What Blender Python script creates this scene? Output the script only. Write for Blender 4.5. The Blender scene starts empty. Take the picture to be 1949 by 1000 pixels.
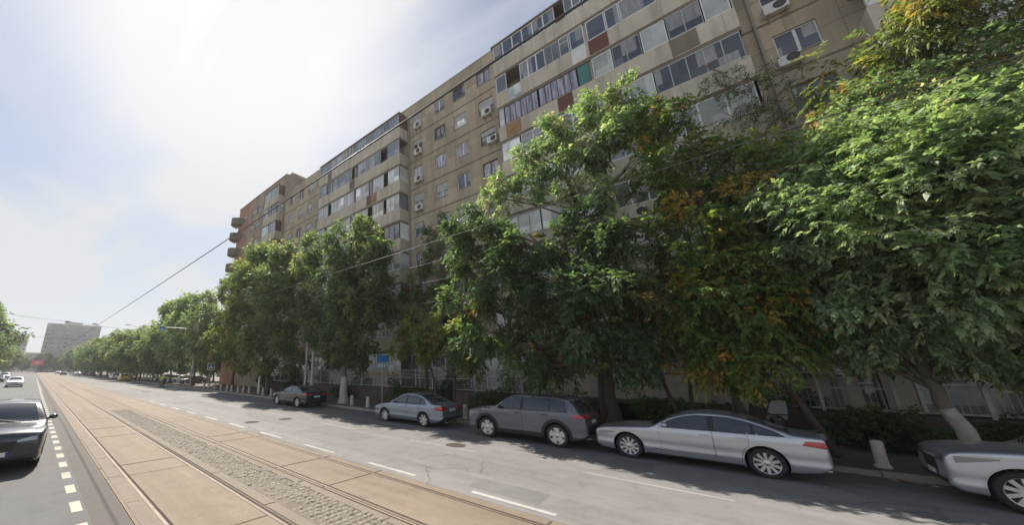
import bpy, bmesh, math, random
import numpy as np
from mathutils import Vector, Matrix
from mathutils.bvhtree import BVHTree

R = math.radians
random.seed(7)
scene = bpy.context.scene
COL = scene.collection

# ------------------------------------------------------------------ object helpers
def tag(o, label=None, cat=None, group=None, kind=None):
    if label: o['label'] = label
    if cat: o['category'] = cat
    if group: o['group'] = group
    if kind: o['kind'] = kind
    return o

def empty(name, loc=(0, 0, 0), rz=0.0, parent=None):
    o = bpy.data.objects.new(name, None)
    o.empty_display_size = 0.2
    COL.objects.link(o)
    o.location = loc
    o.rotation_euler = (0, 0, rz)
    if parent: o.parent = parent
    return o

def copy_tree(o, parent=None):
    c = o.copy(); COL.objects.link(c)
    if parent is not None: c.parent = parent
    for ch in list(o.children): copy_tree(ch, c)
    return c

class MB:
    """collects shapes, then links them as ONE mesh object"""
    def __init__(s):
        s.v = []; s.f = []; s.m = []
    def add(s, vs, fs, m=0):
        n = len(s.v); s.v += [tuple(p) for p in vs]
        for f in fs:
            s.f.append([n + i for i in f]); s.m.append(m)
        return s
    def box(s, x0, x1, y0, y1, z0, z1, m=0, b=0.0):
        if x0 > x1: x0, x1 = x1, x0
        if y0 > y1: y0, y1 = y1, y0
        if z0 > z1: z0, z1 = z1, z0
        if b <= 0:
            vs = [(x, y, z) for z in (z0, z1) for y in (y0, y1) for x in (x0, x1)]
            fs = [(0, 2, 3, 1), (4, 5, 7, 6), (0, 1, 5, 4), (2, 6, 7, 3), (0, 4, 6, 2), (1, 3, 7, 5)]
            return s.add(vs, fs, m)
        bm = bmesh.new(); bmesh.ops.create_cube(bm, size=1)
        for v in bm.verts:
            v.co = ((x0 + x1) / 2 + v.co.x * (x1 - x0), (y0 + y1) / 2 + v.co.y * (y1 - y0), (z0 + z1) / 2 + v.co.z * (z1 - z0))
        bmesh.ops.bevel(bm, geom=bm.edges[:], offset=b, segments=2, affect='EDGES', profile=0.6)
        return s.bm(bm, m)
    def bm(s, bm, m=0):
        bm.verts.ensure_lookup_table()
        bm.verts.index_update()
        s.add([v.co[:] for v in bm.verts], [[v.index for v in f.verts] for f in bm.faces], m)
        bm.free(); return s
    def tube(s, pts, rad, n=8, m=0, cap=True):
        pts = [Vector(p) for p in pts]
        if not hasattr(rad, '__len__'): rad = [rad] * len(pts)
        rings = []; up = Vector((0, 0, 1)); vs = []
        prev = None
        for i, p in enumerate(pts):
            t = (pts[min(i + 1, len(pts) - 1)] - pts[max(i - 1, 0)])
            t = t.normalized() if t.length > 1e-9 else Vector((0, 0, 1))
            if prev is None:
                a = t.cross(up) if abs(t.z) < .95 else t.cross(Vector((0, 1, 0)))
            else:
                a = prev - t * prev.dot(t)
            a.normalize(); prev = a; b = t.cross(a)
            for k in range(n):
                q = 2 * math.pi * k / n
                vs.append(p + (a * math.cos(q) + b * math.sin(q)) * rad[i])
        fs = []
        for i in range(len(pts) - 1):
            for k in range(n):
                k2 = (k + 1) % n
                fs.append((i * n + k, i * n + k2, (i + 1) * n + k2, (i + 1) * n + k))
        if cap:
            fs.append(tuple(range(n))[::-1]); fs.append(tuple((len(pts) - 1) * n + k for k in range(n)))
        return s.add(vs, fs, m)
    def lathe(s, prof, n=24, m=0, axis='z', c=(0, 0, 0), cap=True):
        """prof: (radius, height) list"""
        vs = []; fs = []
        for (r, h) in prof:
            for k in range(n):
                q = 2 * math.pi * k / n
                p = (r * math.cos(q), r * math.sin(q), h)
                if axis == 'x': p = (p[2], p[0], p[1])
                if axis == 'y': p = (p[0], p[2], p[1])
                vs.append((p[0] + c[0], p[1] + c[1], p[2] + c[2]))
        for i in range(len(prof) - 1):
            for k in range(n):
                k2 = (k + 1) % n
                fs.append((i * n + k, i * n + k2, (i + 1) * n + k2, (i + 1) * n + k))
        if cap and prof[0][0] > 1e-6: fs.append(tuple(range(n))[::-1])
        if cap and prof[-1][0] > 1e-6: fs.append(tuple((len(prof) - 1) * n + k for k in range(n)))
        return s.add(vs, fs, m)
    def prism(s, poly, a0, a1, axis='y', m=0):
        """poly: 2D outline; extruded along axis"""
        def P(u, v, a):
            return {'x': (a, u, v), 'y': (u, a, v), 'z': (u, v, a)}[axis]
        n = len(poly)
        vs = [P(u, v, a0) for u, v in poly] + [P(u, v, a1) for u, v in poly]
        fs = [tuple(range(n)), tuple(range(n, 2 * n))[::-1]]
        for i in range(n):
            j = (i + 1) % n
            fs.append((i, i + n, j + n, j))
        return s.add(vs, fs, m)
    def ball(s, c, r, m=0, u=12, v=8):
        if not hasattr(r, '__len__'): r = (r, r, r)
        bm = bmesh.new(); bmesh.ops.create_uvsphere(bm, u_segments=u, v_segments=v, radius=1)
        for w in bm.verts: w.co = (c[0] + w.co.x * r[0], c[1] + w.co.y * r[1], c[2] + w.co.z * r[2])
        return s.bm(bm, m)
    def build(s, name, mats, parent=None, off=(0, 0, 0), smooth=False, loc=None, recalc=True):
        me = bpy.data.meshes.new(name)
        vs = [(p[0] - off[0], p[1] - off[1], p[2] - off[2]) for p in s.v]
        me.from_pydata(vs, [], s.f)
        if not hasattr(mats, '__len__'): mats = [mats]
        for mt in mats: me.materials.append(mt)
        me.polygons.foreach_set('material_index', s.m)
        if recalc:
            bm = bmesh.new(); bm.from_mesh(me)
            bmesh.ops.recalc_face_normals(bm, faces=bm.faces[:]); bm.to_mesh(me); bm.free()
        if smooth:
            me.polygons.foreach_set('use_smooth', [True] * len(me.polygons))
            if smooth != 'all': me.set_sharp_from_angle(angle=R(38))
        me.update()
        o = bpy.data.objects.new(name, me); COL.objects.link(o)
        if parent: o.parent = parent
        if loc is not None: o.location = loc
        return o

# ------------------------------------------------------------------ materials
def _new(name):
    m = bpy.data.materials.new(name); m.use_nodes = True
    nt = m.node_tree; nt.nodes.clear()
    out = nt.nodes.new('ShaderNodeOutputMaterial')
    return m, nt, out

def N(nt, t, **kw):
    n = nt.nodes.new(t)
    for k, v in kw.items():
        if k.startswith('i_'): n.inputs[k[2:].replace('_', ' ')].default_value = v
        else: setattr(n, k, v)
    return n

def ramp(nt, fac, stops):
    r = nt.nodes.new('ShaderNodeValToRGB')
    el = r.color_ramp.elements
    while len(el) < len(stops): el.new(0.5)
    for e, (p, c) in zip(el, stops):
        e.position = p; e.color = (c, c, c, 1) if not hasattr(c, '__len__') else (*c, 1)
    nt.links.new(fac, r.inputs['Fac'])
    return r.outputs['Color']

def mixc(nt, fac, a, b, mode='MIX'):
    n = nt.nodes.new('ShaderNodeMix'); n.data_type = 'RGBA'; n.blend_type = mode
    for s, v in ((n.inputs[0], fac), (n.inputs[6], a), (n.inputs[7], b)):
        if hasattr(v, 'is_linked'): nt.links.new(v, s)
        elif hasattr(v, '__len__'): s.default_value = (*v[:3], 1)
        else: s.default_value = v
    return n.outputs[2]

def math_(nt, op, a, b=None, clamp=False):
    n = nt.nodes.new('ShaderNodeMath'); n.operation = op; n.use_clamp = clamp
    for s, v in zip(n.inputs, (a, b)):
        if v is None: continue
        if hasattr(v, 'is_linked'): nt.links.new(v, s)
        else: s.default_value = v
    return n.outputs[0]

def coords(nt, kind='Object', scale=(1, 1, 1), loc=(0, 0, 0)):
    tc = nt.nodes.new('ShaderNodeTexCoord'); mp = nt.nodes.new('ShaderNodeMapping')
    mp.inputs['Scale'].default_value = scale; mp.inputs['Location'].default_value = loc
    nt.links.new(tc.outputs[kind], mp.inputs['Vector'])
    return mp.outputs['Vector']

def noise(nt, vec, scale, detail=4, rough=.6, dist=0):
    n = nt.nodes.new('ShaderNodeTexNoise'); n.inputs['Scale'].default_value = scale
    n.inputs['Detail'].default_value = detail; n.inputs['Roughness'].default_value = rough
    n.inputs['Distortion'].default_value = dist
    nt.links.new(vec, n.inputs['Vector'])
    return n.outputs['Fac']

def simple(name, col, rough=.6, metal=0, spec=.5, var=.0, vscale=3, bump=0, bscale=40, coat=0, emit=None):
    m, nt, out = _new(name)
    b = N(nt, 'ShaderNodeBsdfPrincipled'); nt.links.new(b.outputs[0], out.inputs[0])
    b.inputs['Base Color'].default_value = (*col, 1); b.inputs['Roughness'].default_value = rough
    b.inputs['Metallic'].default_value = metal; b.inputs['Specular IOR Level'].default_value = spec
    b.inputs['Coat Weight'].default_value = coat; b.inputs['Coat Roughness'].default_value = .03
    vec = coords(nt)
    if var:
        f = ramp(nt, noise(nt, vec, vscale, 6, .65), [(.25, 1 - var), (.75, 1 + var)])
        nt.links.new(mixc(nt, 1, col, f, 'MULTIPLY'), b.inputs['Base Color'])
    if bump:
        bp = N(nt, 'ShaderNodeBump', i_Strength=bump, i_Distance=.01)
        nt.links.new(noise(nt, vec, bscale, 4), bp.inputs['Height']); nt.links.new(bp.outputs[0], b.inputs['Normal'])
    if emit:
        b.inputs['Emission Color'].default_value = (*emit[0], 1); b.inputs['Emission Strength'].default_value = emit[1]
    return m

def ground_mat(name, base, var, big=.15, fine=60, rough=.85, stain=None, streak=0, cracks=0, patch=None, bump=.25):
    m, nt, out = _new(name)
    b = N(nt, 'ShaderNodeBsdfPrincipled'); nt.links.new(b.outputs[0], out.inputs[0])
    b.inputs['Specular IOR Level'].default_value = .3
    v = coords(nt)
    n1 = noise(nt, v, big, 6, .6); n2 = noise(nt, v, fine, 3, .7)
    f1 = ramp(nt, n1, [(.3, 1 - var), (.7, 1 + var)])
    f2 = ramp(nt, n2, [(.25, .78), (.75, 1.2)])
    c = mixc(nt, 1, mixc(nt, 1, base, f1, 'MULTIPLY'), f2, 'MULTIPLY')
    n4 = noise(nt, v, 1.7, 6, .7, .6)
    c = mixc(nt, 1, c, ramp(nt, n4, [(.3, .86), (.5, 1.0), (.75, 1.1)]), 'MULTIPLY')
    if streak:      # worn wheel paths and drips drawn out along the road
        vs = coords(nt, scale=(1, .03, 1))
        c = mixc(nt, 1, c, ramp(nt, noise(nt, vs, 1.6, 5, .6), [(.3, 1 - streak), (.7, 1 + streak * .7)]), 'MULTIPLY')
    if stain:
        n3 = noise(nt, v, .9, 7, .7, .8)
        c = mixc(nt, ramp(nt, n3, [(.55, 0), (.72, stain[1])]), c, stain[0])
    if patch:
        vo = N(nt, 'ShaderNodeTexVoronoi', i_Scale=.13); vo.distance = 'CHEBYCHEV'
        nt.links.new(coords(nt, scale=(1, .5, 1)), vo.inputs['Vector'])
        sp = nt.nodes.new('ShaderNodeSeparateColor'); nt.links.new(vo.outputs['Color'], sp.inputs[0])
        c = mixc(nt, 1, c, ramp(nt, sp.outputs[0], [(.7, 1.0), (.72, patch)]), 'MULTIPLY')
    if cracks:
        vo = N(nt, 'ShaderNodeTexVoronoi', i_Scale=.45); vo.feature = 'DISTANCE_TO_EDGE'
        dv = nt.nodes.new('ShaderNodeVectorMath'); dv.operation = 'ADD'
        nz = nt.nodes.new('ShaderNodeTexNoise'); nz.inputs['Scale'].default_value = 1.3; nz.inputs['Detail'].default_value = 5
        nt.links.new(v, nz.inputs['Vector']); nt.links.new(v, dv.inputs[0]); nt.links.new(nz.outputs['Color'], dv.inputs[1])
        nt.links.new(dv.outputs[0], vo.inputs['Vector'])
        msk = ramp(nt, noise(nt, v, .25, 2), [(.48, 0), (.58, 1)])
        line = ramp(nt, vo.outputs['Distance'], [(.0, cracks), (.022, 0)])
        c = mixc(nt, mixc(nt, 1, line, msk, 'MULTIPLY'), c, tuple(x * .35 for x in base))
    nt.links.new(c, b.inputs['Base Color'])
    nt.links.new(ramp(nt, n1, [(.2, rough - .12), (.8, rough + .05)]), b.inputs['Roughness'])
    bp = N(nt, 'ShaderNodeBump', i_Strength=bump, i_Distance=.012)
    nt.links.new(n2, bp.inputs['Height']); nt.links.new(bp.outputs[0], b.inputs['Normal'])
    return m

def wall_mat(name, base, joint_z=None, joint_y=None, z0=0, y0=0, stain=.45, fine=25, var=.16, pw=.014):
    """weathered concrete panels with joints and rain streaks"""
    m, nt, out = _new(name)
    b = N(nt, 'ShaderNodeBsdfPrincipled'); nt.links.new(b.outputs[0], out.inputs[0])
    b.inputs['Roughness'].default_value = .88; b.inputs['Specular IOR Level'].default_value = .25
    v = coords(nt)
    c = mixc(nt, 1, base, ramp(nt, noise(nt, v, .35, 6, .65), [(.3, 1 - var), (.7, 1 + var)]), 'MULTIPLY')
    c = mixc(nt, 1, c, ramp(nt, noise(nt, v, fine, 3, .7), [(.25, .88), (.75, 1.1)]), 'MULTIPLY')
    vs = coords(nt, scale=(1, 1, .08))
    c = mixc(nt, ramp(nt, noise(nt, vs, 1.6, 6, .7, .4), [(.45, 0), (.74, stain)]), c, tuple(x * .38 for x in base))
    c = mixc(nt, ramp(nt, noise(nt, vs, 3.3, 4, .7, .4), [(.6, 0), (.85, stain * .6)]), c, tuple(min(1, x * 1.5) for x in base))
    geo = nt.nodes.new('ShaderNodeTexCoord'); sx = nt.nodes.new('ShaderNodeSeparateXYZ')
    nt.links.new(geo.outputs['Object'], sx.inputs[0])
    for per, o0, ax in ((joint_z, z0, 'Z'), (joint_y, y0, 'Y')):
        if not per: continue
        t = math_(nt, 'FRACT', math_(nt, 'DIVIDE', math_(nt, 'SUBTRACT', sx.outputs[ax], o0), per))
        ln = math_(nt, 'LESS_THAN', t, pw)
        c = mixc(nt, math_(nt, 'MULTIPLY', ln, .55), c, tuple(x * .3 for x in base))
        # each panel its own slight tone
    if joint_z and joint_y:
        cz = math_(nt, 'FLOOR', math_(nt, 'DIVIDE', math_(nt, 'SUBTRACT', sx.outputs['Z'], z0), joint_z))
        cy = math_(nt, 'FLOOR', math_(nt, 'DIVIDE', math_(nt, 'SUBTRACT', sx.outputs['Y'], y0), joint_y))
        wn = nt.nodes.new('ShaderNodeTexWhiteNoise'); wn.noise_dimensions = '2D'
        cb = nt.nodes.new('ShaderNodeCombineXYZ'); nt.links.new(cz, cb.inputs[0]); nt.links.new(cy, cb.inputs[1])
        nt.links.new(cb.outputs[0], wn.inputs['Vector'])
        c = mixc(nt, 1, c, ramp(nt, wn.outputs['Value'], [(0, .84), (1, 1.12)]), 'MULTIPLY')
    nt.links.new(c, b.inputs['Base Color'])
    bp = N(nt, 'ShaderNodeBump', i_Strength=.2, i_Distance=.01)
    nt.links.new(noise(nt, v, 18, 5), bp.inputs['Height']); nt.links.new(bp.outputs[0], b.inputs['Normal'])
    return m

def leaf_mat(name, trans=.35, gloss=.38):
    m, nt, out = _new(name)
    at = N(nt, 'ShaderNodeAttribute', attribute_name='tint')
    b = N(nt, 'ShaderNodeBsdfPrincipled'); b.inputs['Roughness'].default_value = gloss
    b.inputs['Specular IOR Level'].default_value = .28
    v = coords(nt)
    c = mixc(nt, 1, at.outputs['Color'], ramp(nt, noise(nt, v, 9, 3), [(.3, .85), (.7, 1.15)]), 'MULTIPLY')
    nt.links.new(c, b.inputs['Base Color'])
    t = N(nt, 'ShaderNodeBsdfTranslucent')
    c2 = mixc(nt, 1, c, (1.4, 1.5, .72), 'MULTIPLY'); nt.links.new(c2, t.inputs['Color'])
    mx = N(nt, 'ShaderNodeMixShader'); mx.inputs[0].default_value = trans
    nt.links.new(b.outputs[0], mx.inputs[1]); nt.links.new(t.outputs[0], mx.inputs[2])
    nt.links.new(mx.outputs[0], out.inputs[0])
    return m

def glass_mat(name, col, rough=.04, spec=.9, curtain=None, panes=False):
    """window pane: a dark or curtained room behind a reflecting sheet"""
    m, nt, out = _new(name)
    b = N(nt, 'ShaderNodeBsdfPrincipled'); nt.links.new(b.outputs[0], out.inputs[0])
    b.inputs['Roughness'].default_value = rough; b.inputs['Specular IOR Level'].default_value = spec
    b.inputs['Coat Weight'].default_value = .6; b.inputs['Coat Roughness'].default_value = .02
    v = coords(nt, scale=(1, 1, .15))
    if curtain:
        f = ramp(nt, noise(nt, v, 5, 4, .6), [(.35, 0), (.65, 1)])
        base = mixc(nt, f, col, curtain)
    else:
        f = ramp(nt, noise(nt, coords(nt), .7, 3, .6), [(.3, .75), (.7, 1.3)])
        base = mixc(nt, 1, col, f, 'MULTIPLY')
    if panes:       # what hangs behind differs from pane to pane
        sx = nt.nodes.new('ShaderNodeSeparateXYZ'); nt.links.new(coords(nt), sx.inputs[0])
        cb = nt.nodes.new('ShaderNodeCombineXYZ')
        nt.links.new(math_(nt, 'FLOOR', math_(nt, 'DIVIDE', sx.outputs['Y'], .72)), cb.inputs[0]); nt.links.new(math_(nt, 'FLOOR', math_(nt, 'DIVIDE', sx.outputs['Z'], 1.45)), cb.inputs[1])
        wn = nt.nodes.new('ShaderNodeTexWhiteNoise'); wn.noise_dimensions = '2D'; nt.links.new(cb.outputs[0], wn.inputs['Vector'])
        base = mixc(nt, 1, base, ramp(nt, wn.outputs['Value'], [(0, .55), (.6, 1.0), (1, 1.5)]), 'MULTIPLY')
        sc = nt.nodes.new('ShaderNodeSeparateColor'); nt.links.new(wn.outputs['Color'], sc.inputs[0])
        lace = ramp(nt, noise(nt, v, 7, 3, .6), [(.3, .35), (.7, .8)])
        base = mixc(nt, mixc(nt, 1, ramp(nt, sc.outputs[1], [(.68, 0), (.70, .75)]), lace, 'MULTIPLY'), base, (.55, .53, .5))
    nt.links.new(base, b.inputs['Base Color'])
    return m

def paint_mat(name, col, metal=.6, rough=.3):
    m, nt, out = _new(name)
    b = N(nt, 'ShaderNodeBsdfPrincipled'); nt.links.new(b.outputs[0], out.inputs[0])
    v = coords(nt)
    f = ramp(nt, noise(nt, v, 2.5, 5, .6), [(.3, .97), (.7, 1.03)])
    nt.links.new(mixc(nt, 1, col, f, 'MULTIPLY'), b.inputs['Base Color'])
    b.inputs['Metallic'].default_value = metal; b.inputs['Roughness'].default_value = rough
    b.inputs['Coat Weight'].default_value = .8; b.inputs['Coat Roughness'].default_value = .05
    nt.links.new(ramp(nt, noise(nt, v, 6, 5, .7), [(.3, rough - .02), (.7, rough + .05)]), b.inputs['Roughness'])
    return m

M = {}
M['asphalt'] = ground_mat('asphalt', (.192, .185, .176), .12, streak=.17, cracks=.6, patch=.88, stain=((.12, .115, .11), .5))
M['asphalt_left'] = ground_mat('asphalt_left', (.12, .119, .117), .08, streak=.08, cracks=.25)
M['asphalt_dark'] = ground_mat('asphalt_dark', (.105, .095, .083), .1, streak=.08)
M['concrete'] = ground_mat('concrete', (.214, .171, .126), .14, fine=45, stain=((.13, .108, .088), .6), streak=.2, bump=.15)
M['concrete_edge'] = ground_mat('concrete_edge', (.198, .165, .13), .16, fine=35, stain=((.2, .15, .11), .6))
M['joint'] = simple('joint', (.11, .085, .065), .95, var=.3)
M['rail'] = simple('rail', (.15, .115, .088), .6, metal=.3, var=.35, vscale=4)
M['groove'] = simple('groove', (.045, .03, .022), .95, var=.2)
M['cobble'] = simple('cobble', (.215, .187, .153), .85, var=.3, vscale=5, bump=.4, bscale=30)
M['cobble_bed'] = ground_mat('cobble_bed', (.15, .127, .102), .2, fine=30)
M['kerb'] = ground_mat('kerb', (.36, .32, .28), .15, fine=30, stain=((.15, .12, .1), .6))
M['sidewalk'] = ground_mat('sidewalk', (.17, .14, .125), .15, fine=25, stain=((.09, .07, .06), .6))
M['soil'] = ground_mat('soil', (.085, .065, .048), .25, fine=12, stain=((.05, .065, .025), .7))
M['ground'] = ground_mat('ground', (.16, .15, .12), .2, big=.02, fine=8)
M['marking'] = ground_mat('marking', (.39, .377, .35), .15, fine=30, stain=((.24, .23, .21), .95))
M['marking_cream'] = ground_mat('marking_cream', (.42, .395, .33), .1, fine=30, stain=((.26, .235, .18), .8))
M['marking_worn'] = ground_mat('marking_worn', (.27, .26, .243), .2, fine=20, stain=((.22, .21, .2), .9))
# ================================================================== SETTING: ground, carriageways, track bed
def sheet(name, x0, x1, y0, y1, z, m, nx=1, ny=1, t=None):
    b = MB()
    b.add([(x0, y0, z), (x1, y0, z), (x1, y1, z), (x0, y1, z)], [(0, 1, 2, 3)])
    return tag(b.build(name, m), kind='structure')

YN, YF = -30.0, 420.0
sheet('ground', -320, 320, -85, 505, -.06, M['ground'])
sheet('road', 7.02, 15.4, YN, YF, 0, M['asphalt'])
sheet('oncoming_road', -8.0, 1.22, YN, YF, 0, M['asphalt_left'])
sheet('road_edge_strip', 1.22, 1.72, YN, YF, -.002, M['asphalt_dark'])
sheet('track_bed', 1.72, 7.02, YN, YF, -.012, M['concrete'])
# pavement with a real kerb step
b = MB(); b.box(15.55, 19.6, YN, YF, -.05, .12); tag(b.build('pavement', M['sidewalk']), kind='structure')
b = MB(); b.box(-12, -8.15, YN, YF, -.05, .12); tag(b.build('far_pavement', M['sidewalk']), kind='structure')
b = MB()
y = YN
while y < 260:
    b.box(15.4, 15.548, y + .006, y + .994, -.05, .135 + random.uniform(-.008, .008), b=.012)
    if y > 40: b.box(-8.148, -8.0, y + .006, y + .994, -.05, .135)
    y += 1.0
b.box(15.4, 15.548, 260.01, YF, -.05, .13); b.box(-8.148, -8, 260.01, YF, -.05, .13)
tag(b.build('kerb', M['kerb']), kind='structure')
b = MB(); b.box(19.6, 22.0, YN, 70, -.05, .16); tag(b.build('planting_strip', M['soil']), kind='structure')

# concrete slabs of the two tracks
slab_x = ((1.74, 3.68), (5.13, 7.0))
b = MB()
for i, (a, c) in enumerate(slab_x):
    y = YN + (0.3 if i == 0 else 2.9)
    step = 6.9
    while y < 250:
        L = step + random.uniform(-.05, .05)
        dz = random.uniform(-.003, .003)
        b.box(a, c, y + .022, y + L - .022, -.05, .004 + dz)
        y += L
    b.box(a, c, y, YF, -.05, .004)
tag(b.build('track_slabs', M['concrete']), kind='structure')
# the strip between the tracks: concrete beyond, open cobbles in front
b = MB(); b.box(3.70, 5.11, 29.4, YF, -.05, .003); tag(b.build('track_middle_slab', M['concrete']), kind='structure')
b = MB(); b.box(3.70, 5.11, YN, 29.38, -.05, -.006); tag(b.build('cobble_bed', M['cobble_bed']), kind='structure')
rng = random.Random(3)
b = MB()
y = -6.0
row = 0
while y < 29.2:
    x = 3.98 + (row % 2) * .06
    d = rng.uniform(.125, .165)
    while x < 4.86:
        w = rng.uniform(.11, .18)
        if rng.random() > .015 and not (3.9 < x < 4.25 and 6.6 < y < 8.2 and rng.random() < .6):
            x0, x1, y0, y1 = x + .009, x + w - .009, y + rng.uniform(.005, .02), y + d - rng.uniform(.004, .016)
            h = .012 + rng.uniform(-.010, .010); k = rng.uniform(.018, .034); tl = rng.uniform(-.007, .007)
            j = lambda: rng.uniform(-.008, .008)
            b.add([(x0 + j(), y0 + j(), -.03), (x1 + j(), y0 + j(), -.03), (x1 + j(), y1 + j(), -.03), (x0 + j(), y1 + j(), -.03),
                   (x0 + k + j(), y0 + k, h - tl), (x1 - k + j(), y0 + k, h + tl), (x1 - k + j(), y1 - k, h + tl), (x0 + k + j(), y1 - k, h - tl)],
                  [(4, 5, 6, 7), (0, 1, 5, 4), (1, 2, 6, 5), (2, 3, 7, 6), (3, 0, 4, 7)])
        x += w
    y += d; row += 1
tag(b.build('cobblestones', M['cobble'], smooth='all'), kind='stuff')
# narrow concrete shoulders beside the inner rails
b = MB()
for a, c in ((3.715, 3.96), (4.88, 5.10)):
    y = -8
    while y < 29.3:
        L = min(rng.uniform(2.4, 3.2), 29.36 - y)
        b.box(a + rng.uniform(0, .02), c - rng.uniform(0, .03), y + .012, y + L - .012, -.05, .007 + rng.uniform(-.004, .004))
        y += L
tag(b.build('track_shoulder', M['concrete_edge']), kind='structure')
b = MB()
y = -8
while y < 120:
    L = rng.uniform(2.2, 3.1); b.box(1.80, 2.05, y + .012, y + L - .012, -.02, .009 + rng.uniform(-.003, .003)); y += L
tag(b.build('track_edge_slabs', M['concrete_edge']), kind='structure')
# cross joints that read dark in the photograph
b = MB()
for (x0, x1, yy) in ((1.75, 3.68, 21.1), (1.75, 3.68, 6.75), (1.75, 3.68, 12.9), (5.15, 6.95, 2.9), (5.15, 6.95, 9.6), (5.15, 6.95, 15.6), (5.15, 6.95, 22.4)):
    w = .17 if yy == 21.1 else .04
    b.box(x0, x1, yy, yy + w, -.03, .0095)
tag(b.build('track_joints', M['joint']), kind='structure')
rail_words = ('outermost tram rail, beside the cream dashes and the grey oncoming lane', 'tram rail along the near edge of the cobbled strip',
              'tram rail along the far edge of the cobbled strip', 'tram rail nearest the parked cars, beside the white lane dashes')
for w, x in zip(rail_words, (2.14, 3.59, 5.24, 6.67)):
    b = MB()
    b.box(x - .050, x + .012, YN, YF, -.03, .012)
    o = b.build('tram_rail', M['rail']); tag(o, 'worn brown ' + w, 'rail', 'rails of the double tram track')
    g = MB(); g.box(x + .0125, x + .068, YN, YF, -.03, .0105)
    g.build('flange_groove', M['groove'], parent=o)

# mended rectangles in the carriageway
M['asphalt_patch'] = ground_mat('asphalt_patch', (.155, .15, .144), .12, fine=40)
b = MB()
for (x0, x1, y0, y1) in ((8.9, 10.1, 10.8, 14.6), (11.7, 12.6, 19.5, 26.5), (7.6, 8.3, 3.4, 5.1), (8.0, 10.2, 31, 33.2), (11.3, 12.9, 2.2, 3.3)):
    b.add([(x0, y0, .0025), (x1 + .05, y0 + .06, .0025), (x1, y1, .0025), (x0 - .04, y1 - .08, .0025)], [(0, 1, 2, 3)])
tag(b.build('road_patches', M['asphalt_patch']), kind='structure')
# painted markings
b = MB()
for k in range(-3, 26):
    y0 = 1.4 + 3.46 * (k - 1)
    if k < 12: b.box(7.235, 7.365, y0 - 1.9, y0 - .1, -.01, .004)
tag(b.build('lane_dashes', M['marking']), kind='structure')
b = MB()
for k in range(-4, 90):
    y0 = 7.22 + 1.455 * (k - 1)
    b.box(1.0, 1.165, y0 - .62, y0 + .1, -.01, .004)
tag(b.build('cream_dashes', M['marking_cream']), kind='structure')
b = MB()
for k in range(-4, 30):
    b.box(10.55, 10.66, k * 6.1 + .6, k * 6.1 + 3.5, -.01, .003)
b.box(1.18, 1.26, 60, 200, -.01, .004)
tag(b.build('worn_lane_line', M['marking_worn']), kind='structure')
for (x, y, w) in ((8.25, 18.2, 'nearest the white lane dashes'), (10.0, 18.0, 'in mid carriageway, near the tree shade'),
                  (11.0, 7.75, 'on the worn lane line beside the SUV')):
    b = MB(); b.lathe([(.0, .006), (.29, .006), (.30, .003), (.36, .004), (.37, -.01)], 20)
    o = b.build('manhole_cover', M['groove'], loc=(x, y, 0)); tag(o, 'round dark iron manhole cover ' + w, 'manhole cover', 'manhole covers in the carriageway')

# ================================================================== BUILDINGS
M['wall'] = wall_mat('wall', (.47, .395, .285), 2.9, 1.55, .05, .3, stain=.6)
M['wall_parapet'] = wall_mat('wall_parapet', (.45, .38, .28), 1.3, 3.1, .0, .3)
M['panel'] = wall_mat('panel', (.58, .52, .41), None, 2.05, 0, 0, stain=.6, pw=.012)
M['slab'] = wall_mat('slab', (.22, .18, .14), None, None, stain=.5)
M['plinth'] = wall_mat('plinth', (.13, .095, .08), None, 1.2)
M['end_wall'] = wall_mat('end_wall', (.37, .295, .225), 2.9, 1.6, .05)
M['orange_wall'] = wall_mat('orange_wall', (.40, .225, .145), 2.9, 2.0, .05)
M['roof'] = simple('roof', (.12, .11, .1), .9, var=.3)
M['pvc'] = simple('pvc', (.72, .72, .70), .45, var=.1, vscale=2)
M['pvc_grey'] = simple('pvc_grey', (.42, .43, .44), .5, var=.15)
M['wood_brown'] = simple('wood_brown', (.16, .075, .045), .6, var=.3, vscale=3)
M['dark_frame'] = simple('dark_frame', (.055, .05, .055), .5, var=.2)
M['sill_metal'] = simple('sill_metal', (.4, .38, .36), .5, metal=.3, var=.2)
M['glass_dark'] = glass_mat('glass_dark', (.035, .04, .045), panes=True)
M['glass_blue'] = glass_mat('glass_blue', (.07, .085, .125), panes=True)
M['glass_grey'] = glass_mat('glass_grey', (.16, .17, .185), panes=True)
M['glass_milk'] = glass_mat('glass_milk', (.44, .47, .46), rough=.18, spec=.5, panes=True)
M['glass_white'] = glass_mat('glass_white', (.70, .71, .70), rough=.3, spec=.4, panes=True)
M['glass_curtain'] = glass_mat('glass_curtain', (.17, .16, .2), curtain=(.52, .49, .57))
M['glass_cream'] = glass_mat('glass_cream', (.6, .57, .46), rough=.25, spec=.4, panes=True)
M['glass_green'] = glass_mat('glass_green', (.03, .17, .13), rough=.2)
M['rust_panel'] = simple('rust_panel', (.15, .055, .035), .7, var=.3)
M['orange_panel'] = simple('orange_panel', (.33, .19, .09), .75, var=.3)
M['niche'] = wall_mat('niche', (.22, .185, .14), None, None)
M['ac_white'] = simple('ac_white', (.66, .65, .62), .5, var=.1)
M['ac_dark'] = simple('ac_dark', (.03, .03, .03), .6)
M['ac_blade'] = simple('ac_blade', (.2, .2, .2), .5)
M['drain'] = simple('drain', (.3, .28, .25), .6, metal=.2, var=.2)

PITCH = 2.9
ZC0 = 26.3        # centre of the top row of windows
ZB0 = 25.55       # underside of the top row of balcony glazing
XW, XB = 22.0, 20.8

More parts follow.
